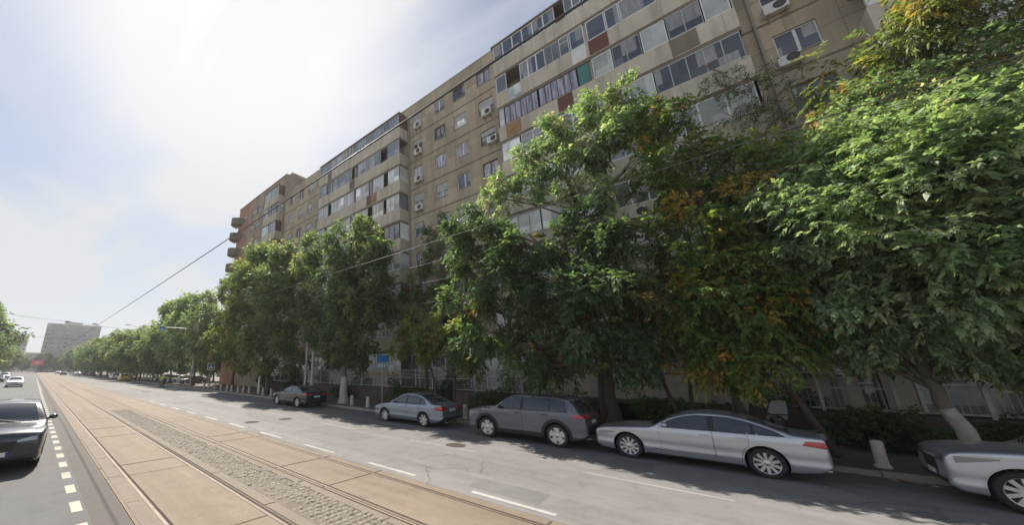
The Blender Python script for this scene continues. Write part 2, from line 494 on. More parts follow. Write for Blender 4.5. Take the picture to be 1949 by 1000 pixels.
def wall_with_openings(b, x, y0, y1, z0, z1, ops, depth=.2, m=0, mr=0):
    ys = sorted({y0, y1, *[v for o in ops for v in o[:2]]}); zs = sorted({z0, z1, *[v for o in ops for v in o[2:4]]})
    for i in range(len(ys) - 1):
        for j in range(len(zs) - 1):
            cy, cz = (ys[i] + ys[i + 1]) / 2, (zs[j] + zs[j + 1]) / 2
            if any(o[0] < cy < o[1] and o[2] < cz < o[3] for o in ops): continue
            b.add([(x, ys[i], zs[j]), (x, ys[i + 1], zs[j]), (x, ys[i + 1], zs[j + 1]), (x, ys[i], zs[j + 1])], [(0, 3, 2, 1)], m)
    for (a, c, d, e) in ops:
        X = x + depth
        b.add([(x, a, d), (x, c, d), (x, c, e), (x, a, e), (X, a, d), (X, c, d), (X, c, e), (X, a, e)],
              [(0, 1, 5, 4), (1, 2, 6, 5), (2, 3, 7, 6), (3, 0, 4, 7), (4, 5, 6, 7)], mr)

WKINDS = [('pvc', 'glass_grey'), ('pvc', 'glass_blue'), ('pvc', 'glass_dark'), ('wood_brown', 'glass_dark'), ('pvc', 'glass_curtain'), ('pvc_grey', 'glass_milk'), ('wood_brown', 'glass_curtain')]
def window(parent, off, x, y0, y1, z0, z1, kind=None, split=None, blind=0.0, rr=random, dirx=1):
    """frame set back in its opening, with one mullion, sill and panes (panes: sub-part)"""
    fm, gm = kind or rr.choice(WKINDS)
    f = MB(); X0, X1 = x + .10, x + .155; t = .055
    f.box(X0, X1, y0 + .002, y0 + t, z0 + .002, z1 - .002); f.box(X0, X1, y1 - t, y1 - .002, z0 + .002, z1 - .002)
    f.box(X0, X1, y0 + t, y1 - t, z0 + .002, z0 + t); f.box(X0, X1, y0 + t, y1 - t, z1 - t, z1 - .002)
    ym = y0 + (y1 - y0) * (split or .5)
    f.box(X0 - .006, X1, ym - .05, ym + .05, z0 + t, z1 - t)
    o = f.build('window', M[fm], parent, off)
    p = MB(); p.box(X0 + .028, X0 + .034, y0 + t, y1 - t, z0 + t, z1 - t)
    p.build('pane', M[gm], o, off)
    if blind > 0:
        q = MB(); zz = z1 - t
        while zz > z1 - t - blind * (z1 - z0):
            q.box(X0 - .03, X0 - .012, y0 + .02, y1 - .02, zz - .044, zz); zz -= .047
        q.build('roller_shutter', M['pvc_grey'], o, off)
    s = MB(); s.box(x - .06, x + .1, y0 - .04, y1 + .04, z0 - .03, z0 + .0015)
    s.build('sill', M['sill_metal'], o, off)
    return o

rr_t = random.Random(2)
def glazing(parent, off, xf, segs, zb, zt, name='balcony_glazing'):
    """one enclosure: frame mesh with its panes as a sub-part.  segs: (y0, y1, kind, spacing)"""
    for (a, c, kind, sp) in segs:
        if kind == 'open': continue
        fm, gm, w = {'clear': ('pvc', 'glass_grey', .085), 'blue': ('pvc', 'glass_blue', .10), 'dark': ('pvc_grey', 'glass_dark', .05), 'milk': ('pvc', 'glass_milk', .10),
                     'curtain': ('dark_frame', 'glass_curtain', .045), 'green': ('dark_frame', 'glass_green', .04), 'white': ('pvc_grey', 'glass_white', .035),
                     'cream': ('pvc_grey', 'glass_cream', .035), 'wood': ('wood_brown', 'glass_dark', .06), 'grey': ('pvc_grey', 'glass_grey', .045)}[kind]
        f = MB(); n = max(1, round((c - a) / sp))
        X0, X1 = xf, xf + .06
        f.box(X0, X1, a, c, zb + .002, zb + .06); f.box(X0, X1, a, c, zt - .07, zt - .002)
        for i in range(n + 1):
            y = a + (c - a) * i / n
            ww = w if i in (0, n) else w * .8
            f.box(X0 - .012, X1, max(a, y - ww / 2), min(c, y + ww / 2), zb + .06, zt - .07)
        if kind == 'clear' and rr_t.random() < .35:
            f.box(X0 + .004, X1, a, c, zt - .50, zt - .46)
        o = f.build(name, M[fm], parent, off)
        pa = MB(); pa.box(X0 + .025, X0 + .032, a, c, zb + .06, zt - .07); pa.build('pane', M[gm], o, off)

def balcony_stack(parent, off, xf, xw, y0, y1, zb0, rows, spec, rr, side=True, pm='panel', n_apts=2, zg=1.5):
    for k in range(rows):
        zb = zb0 - PITCH * k; zt = zb + zg
        segs = spec.get(k)
        if segs is None:
            segs = []; y = y1; ap = (y1 - y0) / n_apts
            for a in range(n_apts):
                top = y; bot = y - ap
                kind = rr.choice(['clear', 'dark', 'blue', 'milk', 'white', 'grey', 'curtain', 'wood'])
                while top - bot > .3:
                    L = min(rr.uniform(1.8, 4.2), top - bot)
                    kk = kind if rr.random() < .75 else rr.choice(['open', 'white', 'dark'])
                    segs.append((top - L + .03, top - .03, kk, rr.choice([.7, .85, 1.1])))
                    top -= L
                y = bot
        b = MB()
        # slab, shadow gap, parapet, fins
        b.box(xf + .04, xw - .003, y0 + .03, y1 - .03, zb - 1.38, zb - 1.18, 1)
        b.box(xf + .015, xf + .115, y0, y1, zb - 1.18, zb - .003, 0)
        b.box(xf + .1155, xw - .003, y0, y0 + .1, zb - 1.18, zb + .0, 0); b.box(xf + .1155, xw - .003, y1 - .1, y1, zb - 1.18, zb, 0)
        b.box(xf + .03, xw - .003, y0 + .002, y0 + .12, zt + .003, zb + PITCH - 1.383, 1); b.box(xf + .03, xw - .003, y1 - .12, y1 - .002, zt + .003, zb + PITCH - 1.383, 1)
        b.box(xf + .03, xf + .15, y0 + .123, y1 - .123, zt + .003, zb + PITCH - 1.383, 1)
        for i in range(1, n_apts):
            yy = y0 + (y1 - y0) * i / n_apts
            b.box(xf + .116, xw - .003, yy - .06, yy + .06, zb - 1.17, zt, 0)
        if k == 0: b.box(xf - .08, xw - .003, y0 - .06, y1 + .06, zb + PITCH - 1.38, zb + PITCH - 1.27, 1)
        o = b.build('balcony', [M[pm], M['slab']], parent, off)
        glazing(o, off, xf + .03, segs, zb, zt)
        # short glazed ends
        for yy in (y0, y1 - .05):
            if rr.random() < .8:
                e = MB(); e.box(xf + .1, xw - .01, yy + .005, yy + .045, zb + .003, zt - .003)
                e.build('side_glazing', M[rr.choice(['glass_grey', 'glass_white', 'glass_milk', 'wood_brown'])], o, off)

def panel_patch(parent, off, x, y0, y1, z0, z1, mat, name='parapet_panel'):
    b = MB(); b.box(x - .022, x + .012, y0, y1, z0, z1); return b.build(name, M[mat], parent, off)

# ---- the long block ------------------------------------------------
OFF = (22.0, 14.0, 0.0)
blk = empty('apartment_block', OFF)
tag(blk, 'long tan panel apartment block with stacks of enclosed balconies behind the street trees', 'apartment block')
Y0B, Y1B, ZT = -18.0, 44.5, 28.3
wins = []   # (y0, y1, z0, z1, kind, blind)
rw = random.Random(11)
W1c = [(18.45, 1.15), (15.8, 1.25), (13.6, 1.25), (11.15, 1.3)]
W2c = [(42.5, 1.2), (39.8, 1.25), (37.5, 1.2), (35.2, 1.2)]
W0c = [(-4.5, 1.35)]
for cols in (W1c, W2c, W0c):
    for (yc, w) in cols:
        for k in range(9):
            zc = ZC0 - PITCH * k - (.2 if cols is W0c else 0)
            if k == 8 and cols is not W0c: continue
            wins.append((yc - w / 2, yc + w / 2, zc - .68, zc + .66, None, 0, k, yc))
ov = {(18.45, 0): ('pvc', 'glass_milk'), (18.45, 1): ('pvc', 'glass_dark'), (15.8, 0): ('pvc', 'glass_dark'), (15.8, 1): ('wood_brown', 'glass_dark'), (15.8, 2): ('pvc', 'glass_curtain'),
      (13.6, 0): ('wood_brown', 'glass_dark'), (13.6, 2): ('pvc', 'glass_curtain'), (13.6, 3): ('pvc', 'glass_blue'), (15.8, 3): ('pvc', 'glass_grey'), (13.6, 1): ('pvc', 'glass_white'),
      (11.15, 0): ('wood_brown', 'glass_curtain'), (11.15, 1): ('wood_brown', 'glass_dark'), (-4.5, 3): ('pvc', 'glass_blue'), (-4.5, 2): ('pvc', 'glass_dark')}
wb = MB()
wall_with_openings(wb, XW, Y0B, Y1B, 1.1, ZT - 1.15, [w[:4] for w in wins] , .2)
wb.box(XW, 34, Y0B, Y1B, ZT - 1.0, ZT - .4, 1)          # body behind, roof slab
wb.add([(34, Y0B, 0), (34, Y1B, 0), (34, Y1B, ZT - 1), (34, Y0B, ZT - 1)], [(0, 1, 2, 3)])
for yy in (Y0B, Y1B): wb.add([(XW, yy, 0), (34, yy, 0), (34, yy, ZT - 1), (XW, yy, ZT - 1)], [(0, 1, 2, 3)])
wb.build('wall', [M['wall'], M['roof']], blk, OFF, recalc=True)
b = MB(); b.box(XW - .05, XW + .2, Y0B, Y1B, ZT - 1.15, ZT - .05); b.box(XW - .09, XW + .25, Y0B - .02, Y1B - .01, ZT - .05, ZT)
b.build('parapet', M['wall_parapet'], blk, OFF)
b = MB(); b.box(XW - .06, XW, Y0B, Y1B - .01, ZT - 1.27, ZT - 1.153)
for k in range(9):
    z = ZC0 - PITCH * k - 1.62
    b.box(XW - .025, XW - .001, Y0B, Y1B - .01, z - .05, z + .05)
b.build('string_course', M['slab'], blk, OFF)
for (a, c, d, e, kind, bl, k, yc) in wins:
    kd = ov.get((yc, k))
    bl = .55 if (yc, k) == (11.15, 1) else (.35 if (yc, k) == (13.6, 1) else (rw.choice([0, 0, 0, .3, .5])))
    window(blk, OFF, XW, a, c, d, e, kd, rw.choice([.5, .5, .42, .58]), bl, rw)
# balconies: B1 above the grey SUV, B2 further along, B0 at the near end
r1 = random.Random(5)
S1 = {0: [(4.95, 9.55, 'blue', .77), (3.3, 4.3, 'clear', .5), (-.4, 3.2, 'blue', 1.2), (-2.75, -.45, 'milk', 1.15)],
      1: [(8.75, 9.55, 'clear', .8), (7.75, 8.7, 'open', 1), (5.9, 7.7, 'blue', .6), (5.0, 5.85, 'grey', .43), (4.35, 4.95, 'clear', .6), (3.45, 4.3, 'blue', .85),
          (2.25, 3.3, 'blue', 1.05), (1.5, 2.22, 'blue', .72), (-.2, 1.47, 'blue', 1.67), (-2.75, -.25, 'blue', 1.25)],
      2: [(9.15, 9.55, 'white', .4), (6.7, 9.1, 'curtain', .4), (4.2, 6.6, 'curtain', .4), (3.45, 4.15, 'green', .7),
          (2.25, 3.3, 'milk', 1.05), (.85, 2.2, 'dark', .67), (-.3, .8, 'milk', 1.1), (-1.75, -.35, 'dark', .7), (-2.75, -1.8, 'milk', .95)],
      3: [(8.2, 9.55, 'white', 1.3), (4.0, 8.1, 'clear', .8), (3.45, 3.95, 'open', 1), (.65, 3.3, 'milk', 1.3), (-2.75, .6, 'dark', .67)],
      4: [(6.0, 9.5, 'white', .9), (3.5, 5.9, 'white', 1.2), (.4, 3.2, 'clear', .7), (-2.7, .3, 'milk', 1)]}
balcony_stack(blk, OFF, XB, XW, -2.85, 9.65, ZB0, 9, S1, r1)
pb = XB + .015
for (a, c, k, mt) in ((2.25, 3.3, 1, 'rust_panel'), (3.47, 4.3, 1, 'pvc'), (8.0, 9.1, 2.0, 'orange_panel'), (4.6, 5.5, 2.0, 'rust_panel'), (7.75, 8.7, 1, 'glass_milk'), (-1.4, -.3, 2.0, 'niche'), (-.4, .3, 0, 'rust_panel')):
    zb = ZB0 - PITCH * k
    panel_patch(blk, OFF, pb, a, c, zb - 1.12, zb - .06, mt)
S2 = {0: [(29.0, 33.3, 'grey', 1.0), (27.4, 28.95, 'clear', .75), (19.8, 27.3, 'grey', 1.05)],
      1: [(31.8, 33.3, 'grey', .75), (30.6, 31.7, 'wood', .5), (27, 30.5, 'grey', 1.1), (26.1, 26.9, 'open', 1), (22.4, 26, 'grey', .9), (21.5, 22.3, 'open', 1), (19.8, 21.4, 'grey', .8)],
      2: [(31.3, 33.3, 'white', .5), (30.8, 31.2, 'open', 1), (26.5, 30.7, 'white', .6), (24.1, 26.2, 'white', 1.0), (23.6, 24.0, 'wood', .5), (21.9, 23.5, 'white', 1.6), (21.4, 21.8, 'open', 1), (19.8, 21.3, 'white', 1.5)],
      3: [(31.8, 33.3, 'clear', .75), (27, 31.4, 'cream', .8), (24.2, 26.8, 'cream', .9), (23.6, 24.1, 'open', 1), (21.9, 23.5, 'cream', .6), (19.8, 21.5, 'cream', .55)],
      4: [(27, 33.3, 'clear', .8), (22, 26.5, 'open', 1), (19.8, 21.8, 'wood', .7)]}
balcony_stack(blk, OFF, XB, XW, 19.7, 33.4, ZB0, 9, S2, random.Random(21))
balcony_stack(blk, OFF, XB, XW, -17.0, -6.1, ZB0 - .2, 9, {}, random.Random(31))
for (a, c, k, mt) in ((26.5, 27.3, 1, 'wood_brown'), (30.9, 31.7, 0, 'niche'), (23.6, 24.4, 2, 'wood_brown'), (22.9, 23.5, 2, 'orange_panel')):
    zb = ZB0 - PITCH * k; panel_patch(blk, OFF, pb, a, c, zb - 1.12, zb - .06, mt)
# drain pipes on the wall
for yy in (19.45, 9.9, 34.2, -3.4):
    b = MB(); b.tube([(XW - .09, yy, .3), (XW - .09, yy, 26.8)], .055, 8); b.build('drain_pipe', M['drain'], blk, OFF)
# ground floor: dark plinth and white framed shop windows
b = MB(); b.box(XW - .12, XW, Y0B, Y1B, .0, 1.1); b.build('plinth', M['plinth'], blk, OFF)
yy = -15.5; i = 0
while yy < 42:
    L = 5.2
    f = MB(); p = MB(); z0, z1 = 1.12, 3.75; X0 = XW - .10
    n = 4
    for q in range(n + 1):
        y = yy + L * q / n; f.box(X0, XW - .004, y - .04, y + .04, z0, z1)
    for z in (z0 + .03, 2.1, z1 - .05): f.box(X0 + .01, XW - .004, yy + .04, yy + L - .04, z - .03, z + .03)
    o = f.build('shop_window', M['pvc'], blk, OFF)
    p.box(X0 + .04, X0 + .05, yy + .04, yy + L - .04, z0, z1); p.build('pane', M['glass_milk'] if i % 3 == 1 else M['glass_grey'], o, OFF)
    c = MB(); c.box(XW - .16, XW - .002, yy + L + .1, yy + L + .75, 1.1, 3.9); c.build('pillar', M['panel'], blk, OFF)
    yy += L + .85; i += 1
# roof bits
b = MB(); b.box(22.6, 23.6, 8.7, 9.5, ZT - .4, ZT + 1.1, b=.03); b.build('chimney', M['slab'], blk, OFF)
b = MB(); b.tube([(22.5, 41.2, ZT - .3), (22.5, 41.2, ZT + .9)], .03, 6); b.lathe([(.0, 0), (.2, .06), (.32, .16), (.33, .17)], 14, c=(22.5, 41.2, ZT + .85)); b.build('roof_antenna', M['drain'], blk, OFF)

# ---- the taller end block --------------------------------------------
OFE = (22.0, 52.0, 0.0)
eb = empty('apartment_block', OFE)
tag(eb, 'taller tan and orange end block with rounded corner balconies at the far end', 'apartment block')
b = MB(); ew = []
re_ = random.Random(17)
for yc in (51.2, 53.6, 55.6, 58.9):
    for k in range(9):
        zc = 28.6 - PITCH * k; ew.append((yc - .6, yc + .6, zc - .65, zc + .65))
wall_with_openings(b, 21.9, 44.52, 57.4, 0, 31.3, [w for w in ew if w[1] < 57], .2, 0)
for yy in (44.52, 62.0): b.add([(21.9, yy, 0), (34, yy, 0), (34, yy, 31.3), (21.9, yy, 31.3)], [(0, 1, 2, 3)], 0 if yy < 50 else 1)
b.add([(34, 44.52, 0), (34, 62, 0), (34, 62, 31.3), (34, 44.52, 31.3)], [(0, 1, 2, 3)])
b.box(21.95, 34, 44.55, 61.98, 30.9, 31.25, 2)
b.build('wall', [M['end_wall'], M['orange_wall'], M['roof']], eb, OFE)
b = MB(); wall_with_openings(b, 21.9, 57.4, 62.0, 0, 31.3, [w for w in ew if w[0] > 57.5], .2, 0); b.build('orange_wall', M['orange_wall'], eb, OFE)
b = MB(); b.box(21.82, 22.1, 44.5, 57.4, 31.3, 31.55); b.box(22.1, 34, 44.5, 44.75, 31.3, 31.55); b.box(21.83, 22.1, 57.41, 62.05, 31.3, 31.5)
b.prism([(44.6, 31.55), (49.5, 31.55), (48.9, 32.5), (45.0, 32.5)], 23.0, 27.0, 'x'); b.build('parapet', M['end_wall'], eb, OFE)
for w in ew: window(eb, OFE, 21.9, *w, None, .5, re_.choice([0, 0, .4]), re_)
balcony_stack(eb, OFE, 20.9, 21.9, 44.8, 49.2, 27.85, 9, {0: [(44.9, 49.1, 'clear', .85)], 1: [(44.9, 47.5, 'wood', .8), (47.6, 49.1, 'clear', .75)], 2: [(44.9, 47, 'grey', .7), (47.1, 49.1, 'white', .7)]}, random.Random(8), n_apts=1)
for k in range(9):       # rounded balconies on the far corner
    z = 28.0 - PITCH * k
    b = MB(); n = 12
    pts = [(21.9, 59.9)] + [(21.9 - 1.5 * math.sin(math.pi * i / n) ** .7, 59.9 + 2.9 * (i / n)) for i in range(1, n)] + [(21.9, 62.8)]
    b.prism(pts, z - .15, z, 'z', 0)
    for i in range(len(pts) - 1):
        (xa, ya), (xb, yb) = pts[i], pts[i + 1]
        b.add([(xa, ya, z), (xb, yb, z), (xb, yb, z + 1.1), (xa, ya, z + 1.1), (xa + .1, ya, z), (xb + .1, yb, z), (xb + .1, yb, z + 1.1), (xa + .1, ya, z + 1.1)],
              [(0, 1, 2, 3), (4, 7, 6, 5), (3, 2, 6, 7)], 0)
    b.build('rounded_balcony', M['niche'], eb, OFE)

# ---- air conditioners on the long block ---------------------------------
def ac_unit(x, y, z, label, cat='air conditioner', w=.82, big=1.0):
    o = empty('air_conditioner', (x, y, z)); tag(o, label, cat, 'air conditioners hung on the facade')
    b = MB(); b.box(-.36, -.06, -w / 2, w / 2, 0, .58 * big, b=.02); b.build('casing', M['ac_white'], o, smooth=True)
    b = MB(); b.lathe([(.0, -.004), (.215, -.004), (.215, -.01)], 24, axis='x', c=(-.361, -.12, .29)); b.build('fan_opening', M['ac_dark'], o)
    b = MB()
    for r in (.07, .14, .205):
        b.tube([(-.378, -.12 + r * math.cos(a * math.pi / 10), .29 + r * math.sin(a * math.pi / 10)) for a in range(21)], .006, 5, cap=False)
    for a in range(4):
        q = a * math.pi / 4; b.tube([(-.376, -.12 + .21 * math.cos(q), .29 + .21 * math.sin(q)), (-.376, -.12 - .21 * math.cos(q), .29 - .21 * math.sin(q))], .005, 5)
    b.build('fan_grille', M['ac_blade'], o)
    for s in (-.3, .3):
        b = MB(); b.box(-.42, 0, s - .02, s + .02, -.04, -.003); b.box(-.03, 0, s - .02, s + .02, -.35, -.04)
        b.tube([(-.38, s, -.04), (-.02, s, -.33)], .013, 6); b.build('bracket', M['drain'], o)
    b = MB(); b.tube([(-.2, w / 2 - .02, .15), (-.14, w / 2 + .07, .1), (-.02, w / 2 + .09, .3), (-.01, w / 2 + .09, 1.0)], .018, 6); b.build('pipe', M['ac_white'], o)
floor_w = ['top', 'second', 'third', 'fourth']
for k in range(4):
    ac_unit(XW, 18.25, ZC0 - PITCH * k - 1.2, 'white air conditioner under the %s floor window beside the far balcony stack' % (floor_w[k] if k == 0 else floor_w[k] + ' highest'))
ac_unit(XW, 11.0, ZC0 - PITCH - 1.15, 'white air conditioner under the half shuttered window by the near balcony stack', big=1.15)
ac_unit(XW, 10.7, ZC0 - PITCH * 2 - .9, 'white air conditioner lower down beside the near balcony stack, under the shuttered window')
ac_unit(XW, -4.05, ZC0 - PITCH * 3 - 1.5, 'white air conditioner under the double window right of the near balconies', w=.7, big=.85)
ac_unit(XW, -4.2, ZC0 - PITCH * 2 - 1.4, 'white air conditioner at the top edge, one floor above the double window')
ac_unit(XB + .01, 2.4, 10.2, 'white air conditioner on a balcony front, half hidden by the twiggy tree crowns')

# ---- far buildings at the end of the street ------------------------------
M['far_wall'] = wall_mat('far_wall', (.62, .61, .58), 3.2, 4.0, stain=.2)
M['far_wall_dark'] = wall_mat('far_wall_dark', (.45, .45, .44), 3.2, 4.0, stain=.2)
def far_block(x0, x1, y0, y1, h, label, nx, nz, mat, step=None):
    o = empty('apartment_block', ((x0 + x1) / 2, y0, 0)); off = o.location
    tag(o, label, 'apartment block')
    b = MB(); b.box(x0, x1, y0, y1, 0, h)
    if step: b.box(x0 + step[0], x1 - step[1], y0 + .4, y1 - .4, h + .003, h + step[2])
    b.build('wall', M[mat], o, off)
    b = MB(); b.box(x0 - .2, x1 + .2, y0 - .25, y0 - .003, h - .5, h + .3); b.build('parapet', M[mat], o, off)
    for i in range(nx):
        for j in range(nz):
            w = (x1 - x0) / nx; xx = x0 + w * (i + .5); zz = h - 2.2 - j * (h - 5) / nz
            f = MB(); wd = w * (.36 if i % 3 else .46)
            f.box(xx - wd / 2, xx + wd / 2, y0 - .12, y0 - .003, zz - .8, zz + .75); ff = f.build('window', M['pvc_grey'] if (i * 7 + j * 3) % 4 else M['pvc'], o, off)
            g = MB(); g.box(xx - wd / 2 + .12, xx + wd / 2 - .12, y0 - .14, y0 - .122, zz - .68, zz + .63); g.build('pane', M['glass_dark'] if (i + j) % 3 else M['glass_grey'], ff, off)
    for i in range(0, nx, 3):
        w = (x1 - x0) / nx; xx = x0 + w * (i + .5)
        b = MB()
        for j in range(nz):
            zz = h - 2.2 - j * (h - 5) / nz; b.box(xx - w * .42, xx + w * .42, y0 - 1.0, y0 - .003, zz - 1.75, zz - .82)
        b.build('balcony_column', M['far_wall_dark'], o, off)
far_block(1.5, 31.0, 345, 362, 33.5, 'pale grey ten storey slab block standing at the far end of the street', 9, 10, 'far_wall', (9, 11, 1.9))
far_block(-16, -6.5, 380, 396, 27, 'distant grey block at the left, half hidden by the left tree', 4, 8, 'far_wall')
far_block(-9.0, 3.0, 420, 430, 15, 'low brown block between the two distant grey blocks', 5, 4, 'far_wall_dark')

# ---- low wall with a pale fence in front of the ground floor -----------------
M['fence_pale'] = simple('fence_pale', (.50, .49, .46), .7, var=.25)
M['fence_wall'] = wall_mat('fence_wall', (.15, .115, .10), None, 1.7, stain=.5)
for (a, c, lb) in ((-16.0, 3.0, 'pale framed fence on a dark low wall behind the silver saloon'), (4.6, 13.8, 'pale framed fence on a dark low wall behind the SUV'), (15.6, 31.0, 'pale framed fence on a dark low wall behind the blue sign')):
    o = empty('fence', (19.75, (a + c) / 2, .12)); off = o.location; tag(o, lb, 'fence', 'fences in front of the ground floor')
    b = MB(); b.box(19.68, 19.85, a, c, .10, 1.12); b.box(19.65, 19.88, a - .02, c + .02, 1.123, 1.19); b.build('base_wall', M['fence_wall'], o, off)
    n = round((c - a) / 1.62)
    for i in range(n + 1):
        y = a + .06 + (c - a - .12) * i / n
        b = MB(); b.box(19.735, 19.795, y - .04, y + .04, 1.193, 2.62); b.build('fence_post', M['fence_pale'], o, off)
    b = MB()
    for z in (1.30, 1.98, 2.5): b.box(19.75, 19.78, a + .1, c - .1, z - .025, z + .025)
    b.build('rail', M['fence_pale'], o, off)
    b = MB(); y = a + .2
    while y < c - .15: b.box(19.758, 19.772, y - .006, y + .006, 1.33, 2.47); y += .135
    b.build('bars', M['fence_pale'], o, off)
# ================================================================== CARS
M['tyre'] = simple('tyre', (.022, .022, .023), .8, var=.3, vscale=12)
M['alloy'] = simple('alloy', (.58, .58, .59), .3, metal=.75, var=.1)
M['rim_back'] = simple('rim_back', (.03, .03, .032), .6, metal=.3)
M['car_glass'] = glass_mat('car_glass', (.028, .034, .04), rough=.03, spec=.8)
M['black_trim'] = simple('black_trim', (.02, .02, .021), .5, var=.2)
M['seam'] = simple('seam', (.008, .008, .008), .9)
M['cladding'] = simple('cladding', (.022, .022, .024), .65, var=.15, bump=.2, bscale=120)
M['chrome'] = simple('chrome', (.7, .7, .7), .15, metal=1)
M['red_lamp'] = simple('red_lamp', (.42, .012, .02), .12, coat=1)
M['clear_lamp'] = simple('clear_lamp', (.26, .28, .31), .08, metal=.6, coat=1)
M['amber_lamp'] = simple('amber_lamp', (.6, .2, .02), .2, coat=1)
M['plate'] = simple('plate', (.75, .75, .74), .5)
M['plate_blue'] = simple('plate_blue', (.02, .06, .3), .5)
PAINT = {'silver': paint_mat('paint_silver', (.50, .515, .56), .65, .3), 'slate': paint_mat('paint_slate', (.115, .125, .15), .35, .32),
         'steel': paint_mat('paint_steel', (.26, .30, .36), .6, .3), 'navy': paint_mat('paint_navy', (.009, .011, .02), 0, .25),
         'white': paint_mat('paint_white', (.75, .75, .74), 0, .3), 'black': paint_mat('paint_black', (.015, .015, .017), .2, .2),
         'red': paint_mat('paint_red', (.32, .03, .03), .2, .3), 'yellow': paint_mat('paint_yellow', (.75, .52, .03), 0, .35),
         'graphite': paint_mat('paint_graphite', (.045, .047, .052), .5, .28)}

def interp(pts, s):
    """monotone cubic through (s, v) points"""
    xs = [p[0] for p in pts]; ys = [p[1] for p in pts]; n = len(xs)
    if s <= xs[0]: return ys[0]
    if s >= xs[-1]: return ys[-1]
    d = [(ys[i + 1] - ys[i]) / (xs[i + 1] - xs[i]) for i in range(n - 1)]
    m = [d[0]] + [0 if d[i - 1] * d[i] <= 0 else 2 * d[i - 1] * d[i] / (d[i - 1] + d[i]) for i in range(1, n - 1)] + [d[-1]]
    for i in range(n - 1):
        if s <= xs[i + 1]:
            h = xs[i + 1] - xs[i]; t = (s - xs[i]) / h
            return ((2 * t ** 3 - 3 * t ** 2 + 1) * ys[i] + (t ** 3 - 2 * t ** 2 + t) * h * m[i] + (-2 * t ** 3 + 3 * t ** 2) * ys[i + 1] + (t ** 3 - t ** 2) * h * m[i + 1])

SPEC = {
 'saloon': dict(L=4.94, W=1.87, H=1.457, wb=2.92, foh=.93, r=.345, spokes=10,
    top=[(0, .655), (.03, .75), (.10, .80), (.3, .855), (.6, .90), (1.0, .94), (1.42, .975), (1.55, 1.0), (1.8, 1.14), (2.1, 1.295), (2.45, 1.405), (2.85, 1.452), (3.2, 1.445), (3.55, 1.39), (3.9, 1.285), (4.2, 1.165), (4.42, 1.095), (4.7, 1.075), (4.86, 1.07), (4.90, 1.03), (4.925, .93), (4.94, .72)],
    bot=[(0, .34), (.15, .22), (.6, .19), (4.2, .19), (4.7, .26), (4.94, .40)],
    belt=(.955, 1.005), cowl=1.48, roof0=2.25, roof1=3.62, deck=4.44,
    dlo=[(1.82, 0, 2.05, .2), 0], pil=2.92, dlo_f=(1.86, 2.30, 2.86), dlo_r=(2.98, 3.55, 4.22), dlo_q=3.72),
 'suv': dict(L=4.60, W=1.855, H=1.685, wb=2.69, foh=.93, r=.375, spokes=5,
    top=[(0, .76), (.03, .92), (.10, 1.0), (.4, 1.075), (.8, 1.11), (1.15, 1.13), (1.27, 1.17), (1.55, 1.39), (1.8, 1.56), (2.02, 1.65), (2.4, 1.685), (3.1, 1.68), (3.6, 1.655), (4.0, 1.615), (4.14, 1.57), (4.30, 1.36), (4.46, 1.15), (4.55, 1.09), (4.585, .96), (4.60, .72)],
    bot=[(0, .36), (.15, .26), (.6, .235), (3.9, .235), (4.4, .33), (4.60, .46)],
    belt=(1.105, 1.165), cowl=1.2, roof0=1.95, roof1=4.1, deck=4.42,
    pil=2.42, dlo_f=(1.52, 2.0, 2.36), dlo_r=(2.46, 3.22, 3.98), dlo_q=3.45),
 'sedan': dict(L=4.57, W=1.77, H=1.462, wb=2.578, foh=.92, r=.318, spokes=7,
    top=[(0, .58), (.04, .68), (.14, .76), (.5, .865), (.9, .935), (1.2, .975), (1.3, 1.0), (1.6, 1.18), (1.85, 1.33), (2.1, 1.425), (2.45, 1.462), (2.85, 1.452), (3.2, 1.39), (3.55, 1.27), (3.85, 1.13), (4.02, 1.065), (4.3, 1.05), (4.48, 1.04), (4.53, .97), (4.56, .82), (4.57, .66)],
    bot=[(0, .32), (.15, .22), (.6, .19), (3.8, .19), (4.3, .27), (4.57, .42)],
    belt=(.935, .985), cowl=1.24, roof0=2.0, roof1=3.15, deck=4.02,
    pil=2.44, dlo_f=(1.60, 2.03, 2.38), dlo_r=(2.48, 3.1, 3.62), dlo_q=3.3),
}

def resample(pl, n):
    P = [Vector(p) for p in pl]; ln = [0]
    for i in range(1, len(P)): ln.append(ln[-1] + (P[i] - P[i - 1]).length)
    out = []
    for k in range(n):
        t = ln[-1] * k / (n - 1)
        for i in range(1, len(P)):
            if t <= ln[i] + 1e-9:
                u = 0 if ln[i] == ln[i - 1] else (t - ln[i - 1]) / (ln[i] - ln[i - 1]); out.append(P[i - 1].lerp(P[i], u)); break
    return out

